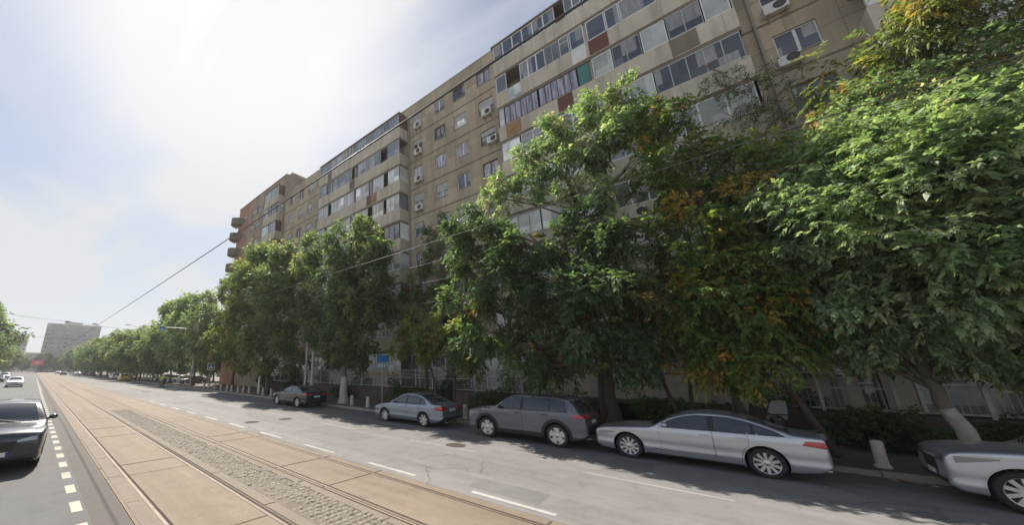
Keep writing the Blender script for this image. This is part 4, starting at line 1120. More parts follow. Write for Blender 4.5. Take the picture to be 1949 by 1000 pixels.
# ================================================================== TREES
LOBES = {
'T1': [ (16.8,-5.30,10.41,1.1), (17.0,-6.23,10.36,1.2), (16.4,-4.16,10.12,1.0), (15.0,-1.91,6.69,1.5), (15.2,-1.45,5.38,1.2), (16.4,-1.61,6.39,1.4), (15.4,-2.44,7.67,1.4), (15.8,-3.35,8.50,1.4), (16.0,-4.13,9.00,1.4), (16.2,-4.85,8.99,1.3), (16.2,-5.44,8.83,1.2), (16.5,-6.09,8.79,1.4), (15.0,-2.80,6.42,1.7), (15.0,-3.65,7.20,1.8), (15.2,-4.50,7.39,1.9), (15.4,-5.14,6.92,1.9), (15.6,-2.51,4.65,1.6), (15.2,-3.42,5.28,1.8), (15.0,-4.20,5.32,1.8), (15.4,-4.88,5.00,1.8), (16.4,-1.94,4.21,1.2), (16.0,-2.74,3.79,1.2), (15.6,-3.55,4.08,1.4), (15.6,-4.31,3.99,1.5), (17.2,-2.04,3.30,0.9), (17.4,-3.21,3.26,0.9), (17.2,-4.11,3.35,0.9), (17.0,-4.82,3.17,1.0), (17.2,-4.63,6.70,2.0), (17.4,-3.46,6.10,1.9), (17.4,-5.11,4.53,2.0) ],
'T2': [ (16.9,-3.99,11.86,0.8), (16.7,-4.70,12.43,0.8), (16.7,-5.31,12.55,0.8), (16.7,-5.94,12.60,0.9), (16.7,-6.55,12.42,0.9), (16.9,-3.57,10.88,0.6), (16.7,-4.17,10.88,0.7), (16.9,-6.61,11.44,0.9), (17.1,-5.24,11.92,0.8), (16.7,-6.28,13.69,1.1), (16.3,-6.96,12.38,1.1), (17.3,-3.80,12.95,0.5), (16.8,-5.95,13.71,0.9) ],
'T3': [ (20.2,-1.61,15.57,0.8), (20.2,-2.43,15.30,0.8), (20.2,-2.82,13.91,0.9), (20.3,-1.81,13.76,0.9), (20.2,-3.27,13.10,0.8), (20.0,-2.70,11.76,0.8), (20.2,-1.42,16.62,0.5), (20.3,-1.99,12.02,0.7), (20.2,-3.81,14.33,0.5) ],
'T4': [ (16.1,0.91,12.33,0.8), (16.1,-0.24,12.17,0.8), (15.9,0.49,10.55,1.0), (15.9,-0.56,9.62,0.9), (15.9,-1.37,9.67,0.8), (16.1,1.33,9.61,0.9), (15.5,0.08,8.26,1.0), (15.5,-0.76,7.76,1.0), (15.7,-1.34,8.20,0.8), (15.3,0.61,6.76,1.1), (15.3,-0.38,6.32,1.1), (15.3,-0.94,5.50,1.0), (14.9,0.60,5.01,1.1), (14.9,-0.27,4.38,1.1), (14.9,1.28,4.21,0.9), (14.7,0.61,3.46,1.0), (14.7,-0.28,3.27,0.9), (14.9,-0.90,3.70,0.9), (15.7,1.13,5.59,0.9), (15.1,2.10,3.75,0.8), (14.5,0.16,2.67,0.6), (15.7,-0.89,4.57,1.0) ],
'T5': [ (16.8,1.61,14.82,0.7), (16.8,2.68,14.91,0.8), (16.8,4.02,14.64,0.8), (16.8,5.22,14.50,0.8), (16.8,6.43,13.81,0.8), (16.8,7.74,12.91,0.7), (16.8,8.77,12.48,0.6), (16.4,2.02,12.85,0.9), (16.4,3.35,12.44,0.9), (16.4,4.77,12.53,0.9), (16.4,6.16,11.93,0.8), (17.0,1.23,13.58,0.6), (16.4,7.66,11.58,0.6), (16.2,4.22,10.51,0.7), (16.2,2.76,10.21,0.7), (16.6,1.29,11.53,0.7) ],
'T6': [ (14.7,8.70,9.82,1.0), (14.5,7.22,8.50,1.0), (14.3,8.89,7.77,1.0), (14.7,5.83,7.94,1.0), (14.7,4.29,7.77,0.9), (14.7,3.00,7.21,0.9), (14.9,2.01,7.22,0.9), (14.1,6.94,6.32,1.2), (14.1,4.94,5.75,1.2), (14.1,3.29,5.29,1.2), (14.5,2.09,5.17,1.1), (14.1,8.90,5.62,1.0), (14.1,7.88,4.28,1.0), (13.9,5.69,3.90,1.0), (13.9,3.96,3.79,1.1), (14.3,2.73,3.74,1.0), (13.9,6.25,2.68,0.7), (14.1,5.09,2.68,0.8), (14.5,3.06,2.85,0.8), (14.5,9.28,3.66,0.7), (15.3,3.34,8.62,0.8), (14.7,9.68,9.82,0.8) ],
'T7': [ (15.8,11.41,4.97,0.8), (15.6,9.95,4.28,0.9), (16.0,12.71,4.48,0.8), (16.2,14.08,5.55,0.7), (15.8,10.80,3.23,0.7), (15.4,9.30,2.94,0.6), (16.4,13.87,3.78,0.8), (16.8,16.02,4.39,0.8) ],
'T8': [ (20.0,15.61,12.67,0.8), (20.0,15.17,10.84,0.9), (20.0,16.76,9.90,0.9), (20.0,14.25,9.41,0.9), (19.6,17.54,8.27,0.9), (19.4,14.83,7.45,1.0), (20.2,14.44,13.71,0.6), (19.6,19.87,7.30,0.9), (19.6,22.52,8.55,0.9), (19.2,17.75,6.19,0.9) ],
'T9': [ (16.1,22.73,13.32,1.1), (16.1,19.26,12.59,1.2), (16.1,25.95,13.43,1.1), (16.1,17.16,10.98,1.0), (16.1,27.07,11.65,1.2), (15.5,21.00,10.27,1.5), (15.9,17.75,9.28,1.3), (15.9,25.11,8.38,1.3), (15.3,19.91,7.18,1.6), (16.1,17.92,7.03,1.3), (15.9,24.44,5.65,1.1), (15.7,20.93,4.98,1.4), (16.1,18.99,4.88,1.1), (15.9,21.75,3.47,0.9), (16.9,25.70,7.19,1.3), (17.1,21.65,9.39,1.5), (16.5,17.00,8.10,0.8), (16.3,19.74,3.07,0.8) ],
'T10': [ (16.8,38.49,15.48,1.7), (16.8,33.33,14.89,1.4), (16.8,42.66,14.34,1.7), (16.6,46.57,12.18,1.5), (16.2,33.76,10.76,2.1), (16.2,41.28,8.77,1.9), (16.2,45.91,7.92,1.4), (16.4,31.40,7.75,1.8), (16.0,35.97,5.95,1.9), (16.0,42.82,5.16,1.3), (16.4,30.98,5.16,1.4), (16.8,30.62,11.43,1.4), (16.2,34.59,3.24,1.1), (16.8,50.50,13.94,0.9), (17.0,29.79,3.20,1.1), (16.4,41.00,3.32,1.1) ],
'T11': [ (16.4,51.61,6.26,1.0), (16.4,52.10,4.86,0.9), (16.4,48.09,4.73,1.0), (16.6,50.56,7.27,0.9) ],
'T12': [ (17.6,79.44,14.04,2.0), (17.6,69.04,13.78,1.9), (17.6,60.39,13.10,1.7), (17.2,70.35,10.08,2.4), (17.4,60.65,9.27,2.2), (17.2,78.99,9.78,2.0), (17.0,65.98,6.18,2.2), (17.2,57.44,6.22,2.0), (17.0,75.82,6.12,1.8), (17.8,56.42,10.55,1.5) ],
}
M['leaf'] = leaf_mat('leaf', .53, .5); M['leaf_waxy'] = leaf_mat('leaf_waxy', .5, .46)
M['bark'] = wall_mat('bark', (.12, .095, .075), None, None, stain=.6, fine=14)
M['bark_grey'] = wall_mat('bark_grey', (.24, .21, .18), None, None, stain=.5, fine=14)
M['whitewash'] = simple('whitewash', (.50, .465, .41), .9, var=.25, vscale=6, bump=.3)

DENS = 1.22
NLEAF = [0]
def leaf_mesh(name, lobes, seed, per_m3, rach, k, ll, lw, palette, droop=.25, parent=None, off=(0, 0, 0), mat='leaf', flat=.8, shell=.45, clump=.47):
    """foliage as sprays of separate leaflets through the lobes' volume"""
    g = np.random.default_rng(seed)
    C = []; A = []; T = []
    pal = np.array([c for c, _ in palette]); wts = np.array([w_ for _, w_ in palette], float); wts /= wts.sum()
    for (x, y, z, r) in lobes:
        n = max(6, int(per_m3 * DENS * 4.19 * r ** 3))
        # a lobe is itself a handful of smaller clumps, so its outline stays ragged
        nc = max(7, int(11 * r * r))
        cd = g.normal(size=(nc, 3)); cd /= np.linalg.norm(cd, axis=1)[:, None]
        cc = cd * (r * g.uniform(.45, 1.05, size=(nc, 1)))
        which = g.integers(0, nc, n)
        d = g.normal(size=(n, 3)); d /= np.linalg.norm(d, axis=1)[:, None]
        rad = r * clump * g.uniform(0, 1, size=(n, 1)) ** shell
        p = cc[which] + d * rad; p[:, 2] *= flat
        o = p / (np.linalg.norm(p, axis=1)[:, None] + 1e-6)
        a = o * .8 + g.normal(size=(n, 3)) * .5; a[:, 2] += .05 - droop * .6
        a /= np.linalg.norm(a, axis=1)[:, None]
        col = pal[g.choice(len(pal), size=nc, p=wts)][which]
        sw = g.random(n) < .18
        col[sw] = pal[g.choice(len(pal), size=int(sw.sum()), p=wts)]
        C.append(p + np.array([x, y, z])); A.append(a); T.append(col)
    C = np.concatenate(C); A = np.concatenate(A); T = np.concatenate(T)
    n = len(C)
    up = np.array([0, 0, 1.0]) + g.normal(size=(n, 3)) * .35
    S_ = np.cross(A, up); S_ /= np.linalg.norm(S_, axis=1)[:, None] + 1e-9
    U = np.cross(S_, A)
    t = (np.arange(k) + .5) / k
    side = np.where(np.arange(k) % 2 == 0, 1.0, -1.0)
    fan = (1 - t * .55)
    base = C[:, None, :] + A[:, None, :] * (rach * t)[None, :, None] - np.array([0, 0, 1.0])[None, None, :] * (droop * rach * t ** 2)[None, :, None]
    D = A[:, None, :] * (.35 + .65 * t)[None, :, None] + S_[:, None, :] * (side * fan)[None, :, None] + g.normal(size=(n, k, 3)) * .28
    D[:, :, 2] -= droop * .9
    D /= np.linalg.norm(D, axis=2)[:, :, None]
    Wd = np.cross(D, U[:, None, :] + g.normal(size=(n, k, 3)) * .5); Wd /= np.linalg.norm(Wd, axis=2)[:, :, None] + 1e-9
    Nn = np.cross(Wd, D)
    s = g.uniform(.65, 1.2, size=(n, k, 1))
    b0 = base; tip = base + D * ll * s - np.array([0, 0, 1.0]) * (.18 * ll)
    mid = base + D * (ll * .42) * s + Nn * (.10 * ll)
    lft = mid + Wd * (lw * .5) * s - Nn * (.06 * ll); rgt = mid - Wd * (lw * .5) * s - Nn * (.06 * ll)
    V = np.stack([b0, lft, tip, rgt], axis=2).reshape(-1, 3) - np.array(off)
    nf = n * k; NLEAF[0] += nf
    tint = np.repeat(T, k, axis=0) * g.uniform(.62, 1.45, size=(nf, 1)) * np.array([1, 1, 1]) 
    tint[:, 0] *= g.uniform(.88, 1.14, nf)
    me = bpy.data.meshes.new(name)
    me.vertices.add(nf * 4); me.vertices.foreach_set('co', V.astype(np.float32).ravel())
    me.loops.add(nf * 4); me.loops.foreach_set('vertex_index', np.arange(nf * 4, dtype=np.int32))
    me.polygons.add(nf); me.polygons.foreach_set('loop_start', np.arange(nf, dtype=np.int32) * 4)
    at = me.attributes.new('tint', 'FLOAT_COLOR', 'POINT')
    cols = np.ones((nf * 4, 4), np.float32); cols[:, :3] = np.repeat(tint, 4, axis=0); at.data.foreach_set('color', cols.ravel())
    me.materials.append(M[mat]); me.update(calc_edges=True)
    me.polygons.foreach_set('use_smooth', [True] * nf)
    o = bpy.data.objects.new(name, me); COL.objects.link(o)
    if parent: o.parent = parent
    return o

def tree(label, lobes, base, fork, seed, palette, cat='tree', group=None, r0=.2, per_m3=26, rach=.42, k=9, ll=.2, lw=.085, droop=.25, bark='bark', white=0, lean=(0, 0), shell=.45,
         twigs=6, accents=None, name='tree', flat=.85, mat='leaf', extra=()):
    g = random.Random(seed)
    root = empty(name, base); tag(root, label, cat, group)
    off = base
    B = Vector(base); F = Vector((base[0] + lean[0], base[1] + lean[1], base[2] + fork))
    b = MB()
    n = 7; path = []
    for i in range(n + 1):
        t = i / n; p = B.lerp(F, t); p += Vector((g.uniform(-.05, .05), g.uniform(-.05, .05), 0)) * (i > 0); path.append(p)
    rr = [r0 * (1.45 if i == 0 else 1.12 if i == 1 else 1.0 - .35 * i / n) for i in range(n + 1)]
    b.tube(path, rr, 12)
    topz = max(l[2] for l in lobes)
    cx_ = sum(l[0] for l in lobes) / len(lobes); cy_ = sum(l[1] for l in lobes) / len(lobes)
    lead_end = Vector((cx_, cy_, F.z + (topz - F.z) * .8))
    lead = [F.lerp(lead_end, i / 6) + Vector((g.uniform(-.2, .2), g.uniform(-.2, .2), 0)) * (0 < i) for i in range(7)]
    lr = [r0 * .65 * (1 - .75 * i / 6) for i in range(7)]
    b.tube(lead, lr, 10)
    tw = MB()
    for (x, y, z, r) in lobes:
        c = Vector((x, y, z)); hz = max(F.z - .3, min(z - .8 - .35 * (c - Vector((cx_, cy_, z))).length, lead_end.z))
        if hz <= F.z: s0 = F + Vector((0, 0, -.25)); rad = r0 * .42
        else:
            t = (hz - F.z) / max(.1, lead_end.z - F.z); i = min(5, int(t * 6)); s0 = lead[i].lerp(lead[i + 1], t * 6 - i); rad = max(.025, lr[i] * .6)
        m1 = s0.lerp(c, .45) + Vector((g.uniform(-.3, .3), g.uniform(-.3, .3), g.uniform(.1, .45)))
        pts = []
        for i in range(7):
            t = i / 6; pts.append(s0 * (1 - t) ** 2 + m1 * 2 * t * (1 - t) + c * t * t)
        b.tube(pts, [rad * (1 - .72 * i / 6) for i in range(7)], 7)
        for q in range(twigs):
            d = Vector((g.gauss(0, 1), g.gauss(0, 1), g.gauss(.25, .8))).normalized() * r * g.uniform(.7, 1.05)
            st = pts[g.choice((3, 4, 5, 6))]
            en = c + d; md = st.lerp(en, .5) + Vector((g.uniform(-.1, .1), g.uniform(-.1, .1), .08))
            tw.tube([st, md, en], [rad * .26 + .008, rad * .16 + .006, .006], 5)
    for (pts, rad) in extra: b.tube(pts, [rad * (1 - .5 * i / (len(pts) - 1)) for i in range(len(pts))], 9)
    to = b.build('trunk', M[bark], root, off, smooth='all')
    tw.build('twigs', M[bark], to, off, smooth='all')
    if white:
        wm = MB(); wp = [p for p in path if p.z - B.z <= white + .01]
        nxt = path[len(wp)] if len(wp) < len(path) else None
        if nxt is not None:
            t = (B.z + white - wp[-1].z) / (nxt.z - wp[-1].z); wp.append(wp[-1].lerp(nxt, t))
        wm.tube(wp, [rr[min(i, n)] + .008 for i in range(len(wp))], 12, cap=False); wm.build('whitewash', M['whitewash'], to, off, smooth='all')
    leaf_mesh('crown', lobes, seed, per_m3, rach, k, ll, lw, palette, droop, root, off, mat, flat, shell)
    return root

GREEN = [((0.161, 0.221, 0.099), 3), ((0.118, 0.178, 0.089), 3), ((0.212, 0.264, 0.116), 2), ((0.299, 0.300, 0.133), .7)]
BRIGHT = [((0.257, 0.336, 0.187), 3), ((0.201, 0.284, 0.158), 3), ((0.368, 0.416, 0.283), 1.6), ((0.445, 0.426, 0.303), .6), ((0.158, 0.225, 0.136), 2)]
DARK = [((0.099, 0.154, 0.079), 4), ((0.077, 0.126, 0.067), 3), ((0.143, 0.200, 0.090), 2)]
AUTUMN = [((0.115, 0.178, 0.052), 5), ((0.161, 0.218, 0.063), 4), ((0.310, 0.287, 0.069), 1.2), ((0.414, 0.276, 0.075), .7), ((0.506, 0.253, 0.081), .35)]
SEED = [((0.250, 0.250, 0.085), 3), ((0.172, 0.211, 0.071), 3), ((0.117, 0.164, 0.057), 2), ((0.359, 0.234, 0.085), 1.1)]
OLIVE = [((0.111, 0.150, 0.046), 3), ((0.143, 0.169, 0.058), 2), ((0.169, 0.156, 0.072), 1)]
YELLOWG = [((0.221, 0.259, 0.083), 3), ((0.162, 0.206, 0.073), 3), ((0.296, 0.285, 0.103), 1)]
L_ = LOBES
tree('nearest broad leaved tree with a leaning whitewashed trunk beside the cut off silver car', L_['T1'], (17.2, -3.95, .12), 2.3, 101, BRIGHT, r0=.175, per_m3=35, rach=.32, k=11, ll=.138, lw=.074, shell=.6,
     white=1.5, lean=(-.1, .45), bark='bark_grey', mat='leaf_waxy', droop=.35)
tree('tall sparse tree with orange seed clusters above the nearest broad leaved tree', L_['T2'], (17.7, -6.1, .12), 5.5, 102, SEED, r0=.15, per_m3=17, rach=.5, k=11, ll=.2, lw=.075, bark='bark_grey', droop=.5)
tree('thin half bare grey tree standing against the balcony wall', L_['T3'], (20.4, -2.2, .16), 6.5, 103, OLIVE, r0=.11, per_m3=14, rach=.35, k=7, ll=.14, lw=.06, bark='bark_grey', twigs=16)
tree('dark tree with yellow and orange seed tufts behind the silver saloon', L_['T4'], (17.0, .32, .12), 2.2, 104, AUTUMN, r0=.17, per_m3=52, rach=.4, k=9, ll=.17, lw=.085, droop=.35, flat=1,
     extra=[([(17.0, -1.5, .1), (16.9, -1.1, 1.5), (16.3, -.5, 3.0), (15.8, -.2, 4.0)], .12), ([(17.0, 1.8, .1), (16.9, 2.1, 1.4), (16.3, 2.3, 2.7), (15.6, 2.2, 3.5)], .09), ([(17.1, 1.4, .1), (17.1, 1.6, 1.2), (16.6, 1.4, 2.6), (15.9, 1.1, 3.7)], .08)])
tree('light green feathery tree reaching to the fourth row of balconies', L_['T5'], (17.5, 4.5, .12), 6.0, 105, BRIGHT, r0=.17, per_m3=75, rach=.42, k=11, ll=.16, lw=.075, droop=.35, twigs=8, flat=1)
tree('wide dark tree with low branches behind the dark grey SUV', L_['T6'], (16.8, 4.06, .12), 2.6, 106, DARK + [((.12, .10, .04), 1.2)], r0=.26, per_m3=56, rach=.38, k=9, ll=.17, lw=.09, droop=.35, flat=1)
tree('small yellow green tree between the blue sign and the SUV', L_['T7'], (17.3, 12.1, .12), 2.2, 107, YELLOWG, r0=.10, per_m3=75, rach=.36, k=9, ll=.17, lw=.085, droop=.35, flat=1,
     extra=[([(17.3, 13.4, .1), (17.4, 13.6, 1.6), (17.2, 13.9, 3.4), (17.1, 14.2, 4.6)], .08)])
tree('slender loose tree standing close to the facade behind the blue sign', L_['T8'], (19.8, 16.2, .16), 5, 108, GREEN, r0=.13, per_m3=60, rach=.36, k=8, ll=.16, lw=.085, flat=1)
tree('dense dark green street tree with a whitewashed trunk beside the navy car', L_['T9'], (16.7, 21.75, .12), 3.0, 109, DARK + GREEN, r0=.30, per_m3=52, rach=.34, k=9, ll=.18, lw=.10, white=1.9, bark='bark_grey', droop=.25, flat=1.05)
T10a = [l for l in L_['T10'] if l[1] < 40]; T10b = [l for l in L_['T10'] if l[1] >= 40]
tree('tall green street tree beyond the navy car, lit along its top', T10a, (17.2, 35.2, .12), 3.4, 110, GREEN, r0=.24, per_m3=30, rach=.42, k=8, ll=.24, lw=.125, droop=.28, flat=1)
tree('spreading green street tree at the edge of the sky, just before the crossing signs', T10b, (17.3, 44.6, .12), 3.2, 111, GREEN + YELLOWG, r0=.22, per_m3=30, rach=.42, k=8, ll=.25, lw=.13, droop=.28, flat=1)
tree('small bright yellow green tree beside the crossing sign', L_['T11'], (16.7, 50.6, .12), 2.2, 112, YELLOWG, r0=.09, per_m3=40, rach=.4, k=8, ll=.25, lw=.11)
T12a = [l for l in L_['T12'] if l[1] < 66]; T12b = [l for l in L_['T12'] if l[1] >= 66]
tree('pale feathery tree directly behind the crossing pole', T12a, (17.6, 60.5, .12), 3.5, 113, GREEN + BRIGHT, r0=.2, per_m3=14, rach=.6, k=9, ll=.34, lw=.16, droop=.35, flat=1)
tree('pale feathery tree with drooping branches, second behind the crossing pole', T12b, (17.4, 73.0, .12), 3.5, 114, BRIGHT, r0=.2, per_m3=13, rach=.6, k=9, ll=.36, lw=.17, droop=.35, flat=1)

# trees lining the rest of the street: three kinds, then copies
def kind_lobes(seed, h, w, n):
    g = random.Random(seed); out_ = []
    for i in range(n):
        t = (i + .5) / n; a = i * 2.4 + g.uniform(-.4, .4)
        rr = w * math.sin(math.pi * (.12 + .80 * t)) ** .8 * g.uniform(.45, .95)
        out_.append((rr * math.cos(a), rr * math.sin(a), h * (.24 + .70 * t), g.uniform(1.1, 1.7) * w / 4))
    return out_
protos = []
for i, (h, w_, pal) in enumerate(((12.5, 4.0, GREEN), (10.5, 4.2, DARK + GREEN), (13.5, 3.8, GREEN + YELLOWG))):
    protos.append((h, tree('street tree', kind_lobes(50 + i, h, w_, 22), (0, 0, 0), 3.0, 120 + i, pal, r0=.2, per_m3=8, rach=.7, k=7, ll=.40, lw=.19, droop=.35, twigs=3)))
row = [(17.6, 83, 0, 11.5), (18.5, 91, 1, 10.5), (16.8, 99, 1, 10.5), (18.8, 106, 2, 12.5), (17.2, 114, 0, 12.0), (19.2, 121, 1, 11), (17.0, 129, 2, 13), (18.6, 137, 1, 12), (17.0, 146, 0, 13), (19, 154, 2, 12.5),
       (17.2, 164, 1, 13), (18.5, 174, 0, 13.5), (17, 186, 2, 13), (18.6, 197, 1, 14), (17.2, 210, 0, 13), (18.8, 224, 1, 14), (17.4, 240, 2, 13), (18.5, 258, 0, 14), (17, 278, 1, 13), (19, 298, 2, 14)]
nth = ['first', 'second', 'third', 'fourth', 'fifth', 'sixth', 'seventh', 'eighth', 'ninth', 'tenth', 'eleventh', 'twelfth', 'thirteenth', 'fourteenth', 'fifteenth', 'sixteenth', 'seventeenth', 'eighteenth', 'nineteenth', 'twentieth']
adj = ['green', 'dark green low', 'tall yellow green']
gg = random.Random(9); used = set()
def put(pi, x, y, h, label, group, rz=None):
    ph, pt = protos[pi]
    t = pt if pi not in used else copy_tree(pt)
    used.add(pi)
    t.location = (x, y, .1); t.rotation_euler = (0, 0, gg.uniform(0, 6.28) if rz is None else rz); s = h / ph; t.scale = (s * gg.uniform(.95, 1.12), s * gg.uniform(.95, 1.12), s)
    tag(t, label, 'tree', group)
    return t
for i, (x, y, p, h) in enumerate(row):
    put(p, x, y, h, '%s kerbside tree, %s along the row beyond the pale feathery trees' % (adj[p], nth[i]), 'trees lining the far kerb')
for i, (x, y, p, h) in enumerate(((25, 74, 1, 9), (27, 84, 0, 10), (25, 94, 2, 10), (28, 104, 1, 10), (25.5, 116, 0, 10), (27, 130, 1, 11), (25, 146, 2, 11), (27, 165, 0, 11), (25, 190, 1, 12), (27, 220, 0, 12))):
    put(p, x, y, h, '%s tree behind the side parking, %s from the end block' % (adj[p], nth[i]), 'trees behind the side parking')
put(1, -12.6, 122, 17.5, 'tall dark tree cut off by the left edge of the frame', 'trees on the left pavement')
put(1, -11.5, 150, 13, 'lower tree at the left edge, behind the tall cut off tree', 'trees on the left pavement')
put(0, -10.5, 205, 13, 'distant tree left of the street, before the brown block', 'trees on the left pavement')
put(1, -9.5, 250, 12, 'farthest tree on the left, below the brown block', 'trees on the left pavement')
for i, (x, y, p, h) in enumerate(((4, 330, 1, 12), (12, 336, 0, 10), (22, 332, 1, 13), (30, 335, 2, 15), (-5, 338, 0, 10))):
    put(p, x, y, h, '%s tree at the foot of the pale grey slab block, %s from the track end' % (('dark', 'low', 'broad', 'taller', 'small')[i], nth[i]), 'trees below the far slab block')

# undergrowth in the planting strip
def shrub(label, x, y, w_, d_, h, seed, pal=DARK):
    root = empty('shrub', (x, y, .16)); tag(root, label, 'shrub', 'shrubs along the facade')
    g = random.Random(seed)
    lobes = [(x + g.uniform(-d_, d_) * .4, y + g.uniform(-w_, w_) * .45, .16 + h * g.uniform(.25, .8), g.uniform(.45, .7)) for _ in range(int(5 + w_ * 2))]
    b = MB()
    for (lx, ly, lz, r) in lobes: b.tube([(x + g.uniform(-.2, .2), y + g.uniform(-.3, .3), .1), ((x + lx) / 2, (y + ly) / 2, lz * .55), (lx, ly, lz)], [.03, .02, .01], 5)
    b.build('stem', M['bark'], root, root.location, smooth='all')
    leaf_mesh('foliage', lobes, seed, 75, .25, 7, .13, .065, pal, .2, root, tuple(root.location))
for i, (x, y, w_, h, lb) in enumerate(((20.9, 24.5, 2.5, 2.6, 'dark shrub against the facade behind the whitewashed street tree'), (20.6, 19.6, 2.2, 2.2, 'dark shrub against the facade left of the blue sign'), (20.8, 14.5, 2.0, 2.4, 'dark shrub against the facade right of the blue sign'),
                                   (20.9, 30.0, 2.6, 3.0, 'dark shrub against the facade behind the two pale poles'), (20.6, 9.3, 2.0, 1.9, 'low shrub against the facade behind the front of the SUV'), (20.8, -1.2, 1.2, 2.3, 'shrub against the white framed shop windows behind the silver saloon'),
                                   (20.7, 36.5, 3.0, 3.0, 'broad dark shrub behind the short white post'), (20.7, 43.0, 3.0, 3.0, 'farthest shrub before the crossing sign'))):
    shrub(lb, x, y, w_, 1.2, h, 200 + i)

print('LEAVES', NLEAF[0])

for i, (y, lb) in enumerate(((-9.5, 'low shrub before the fence at the right edge, behind the cut off car'), (-5.6, 'low shrub before the fence beside the leaning whitewashed trunk'), (-2.6, 'low shrub before the fence behind the bollard'), (2.3, 'low shrub before the fence behind the scooters'),
                             (6.4, 'low shrub before the fence behind the trunk of the wide dark tree'), (10.6, 'low shrub before the fence between the SUV and the blue grey sedan'), (17.2, 'low shrub before the fence just behind the blue sign'), (25.4, 'low shrub before the fence behind the whitewashed street trunk'))):
    shrub(lb, 19.25, y, 2.6, .9, 1.0, 260 + i, DARK)
# dry leaves swept along the kerb
g = np.random.default_rng(77); n = 900
Yl = g.uniform(-8, 50, n); Xl = np.where(g.random(n) < .65, 15.36 - np.abs(g.normal(0, .28, n)), g.uniform(15.6, 19.4, n)); Zl = np.where(Xl < 15.4, .008, .128)
b = MB(); r_ = random.Random(4)
for x, y, z in zip(Xl, Yl, Zl):
    a = r_.uniform(0, 6.28); l_, w_ = r_.uniform(.04, .08), r_.uniform(.02, .035); c, s_ = math.cos(a), math.sin(a)
    b.add([(x - l_ * c, y - l_ * s_, z), (x - w_ * s_, y + w_ * c, z + .012), (x + l_ * c, y + l_ * s_, z + .004), (x + w_ * s_, y - w_ * c, z + .014)], [(0, 1, 2, 3)])
tag(b.build('fallen_leaves', simple('dry_leaf', (.26, .18, .07), .8, var=.5, vscale=1.5), recalc=False), kind='stuff')
# ================================================================== STREET FURNITURE, RIDER, WIRES
M['bollard'] = simple('bollard', (.60, .54, .45), .85, var=.2, vscale=6, bump=.3)
M['galv'] = simple('galv', (.38, .38, .36), .5, metal=.5, var=.2)
M['pole_pale'] = simple('pole_pale', (.50, .47, .43), .7, var=.15)
M['sign_yellow'] = simple('sign_yellow', (.62, .68, .12), .5)
M['sign_blue'] = simple('sign_blue', (.02, .15, .50), .4)
M['sign_pale'] = simple('sign_pale', (.22, .36, .55), .45, var=.2)
M['sign_white'] = simple('sign_white', (.72, .73, .74), .45)
M['sign_dark'] = simple('sign_dark', (.06, .06, .07), .5)
M['billboard'] = simple('billboard', (.60, .10, .085), .5, var=.15, vscale=.4)
M['wire'] = simple('wire', (.06, .06, .065), .6)
M['hivis'] = simple('hivis', (.55, .62, .04), .7, var=.1)
M['cloth_dark'] = simple('cloth_dark', (.025, .026, .03), .85)
M['skin'] = simple('skin', (.42, .26, .19), .6)
M['screen'] = glass_mat('screen', (.5, .53, .53), rough=.12, spec=.7)
M['scooter_paint'] = paint_mat('scooter_paint', (.03, .035, .05), .2, .3)

proto = None
def bollard(x, y, label):
    global proto
    if proto is None:
        b = MB(); b.lathe([(.15, 0), (.15, .06), (.118, .09), (.112, .56), (.116, .60), (.10, .655), (.06, .675), (0, .68)], 20)
        proto = b.build('bollard', M['bollard'], smooth=True); o = proto
    else:
        o = proto.copy(); COL.objects.link(o)
    o.location = (x, y, .115); o.rotation_euler = (R(random.uniform(-2, 2)), R(random.uniform(-2, 2)), random.uniform(0, 6))
    tag(o, label, 'bollard', 'cream bollards along the kerb')
bollard(16.1, -2.15, 'cream concrete bollard between the silver saloon and the cut off silver car')
bollard(16.2, 10.72, 'cream concrete bollard in the gap between the SUV and the blue grey sedan')
bollard(16.2, 18.4, 'cream concrete bollard just ahead of the blue grey sedan')
bollard(16.2, 20.1, 'cream concrete bollard at the right side of the whitewashed tree trunk')
for i, y in enumerate((32.2, 33.9, 37.1, 38.6, 39.95, 41.7, 43.1, 45.0, 47.1, 49.1, 51.0)):
    bollard(16.2, y, 'cream concrete bollard, %s in the row running from the navy car to the crossing' % nth[i])

def pole(name, label, cat, x, y, h, r, mat='galv', base=True):
    o = empty(name, (x, y, .12)); tag(o, label, cat)
    b = MB(); b.tube([(0, 0, 0), (0, 0, h * .5), (0, 0, h)], [r * 1.15, r, r * .85], 12)
    if base: b.lathe([(r * 2.2, 0), (r * 2.2, .04), (r * 1.3, .10)], 14)
    b.build('post', M[mat], o, smooth=True)
    return o
pole('utility_pole', 'thin pale pole left of the dense dark tree, left one of two', 'pole', 17.5, 28.5, 7.5, .11, 'pole_pale')
pole('utility_pole', 'thin pale pole nearest the left side of the dense dark tree', 'pole', 17.0, 26.6, 7.5, .12, 'pole_pale')
pole('marker_post', 'short white post behind the row of bollards', 'post', 16.6, 35.8, 1.75, .12, 'sign_white', False)

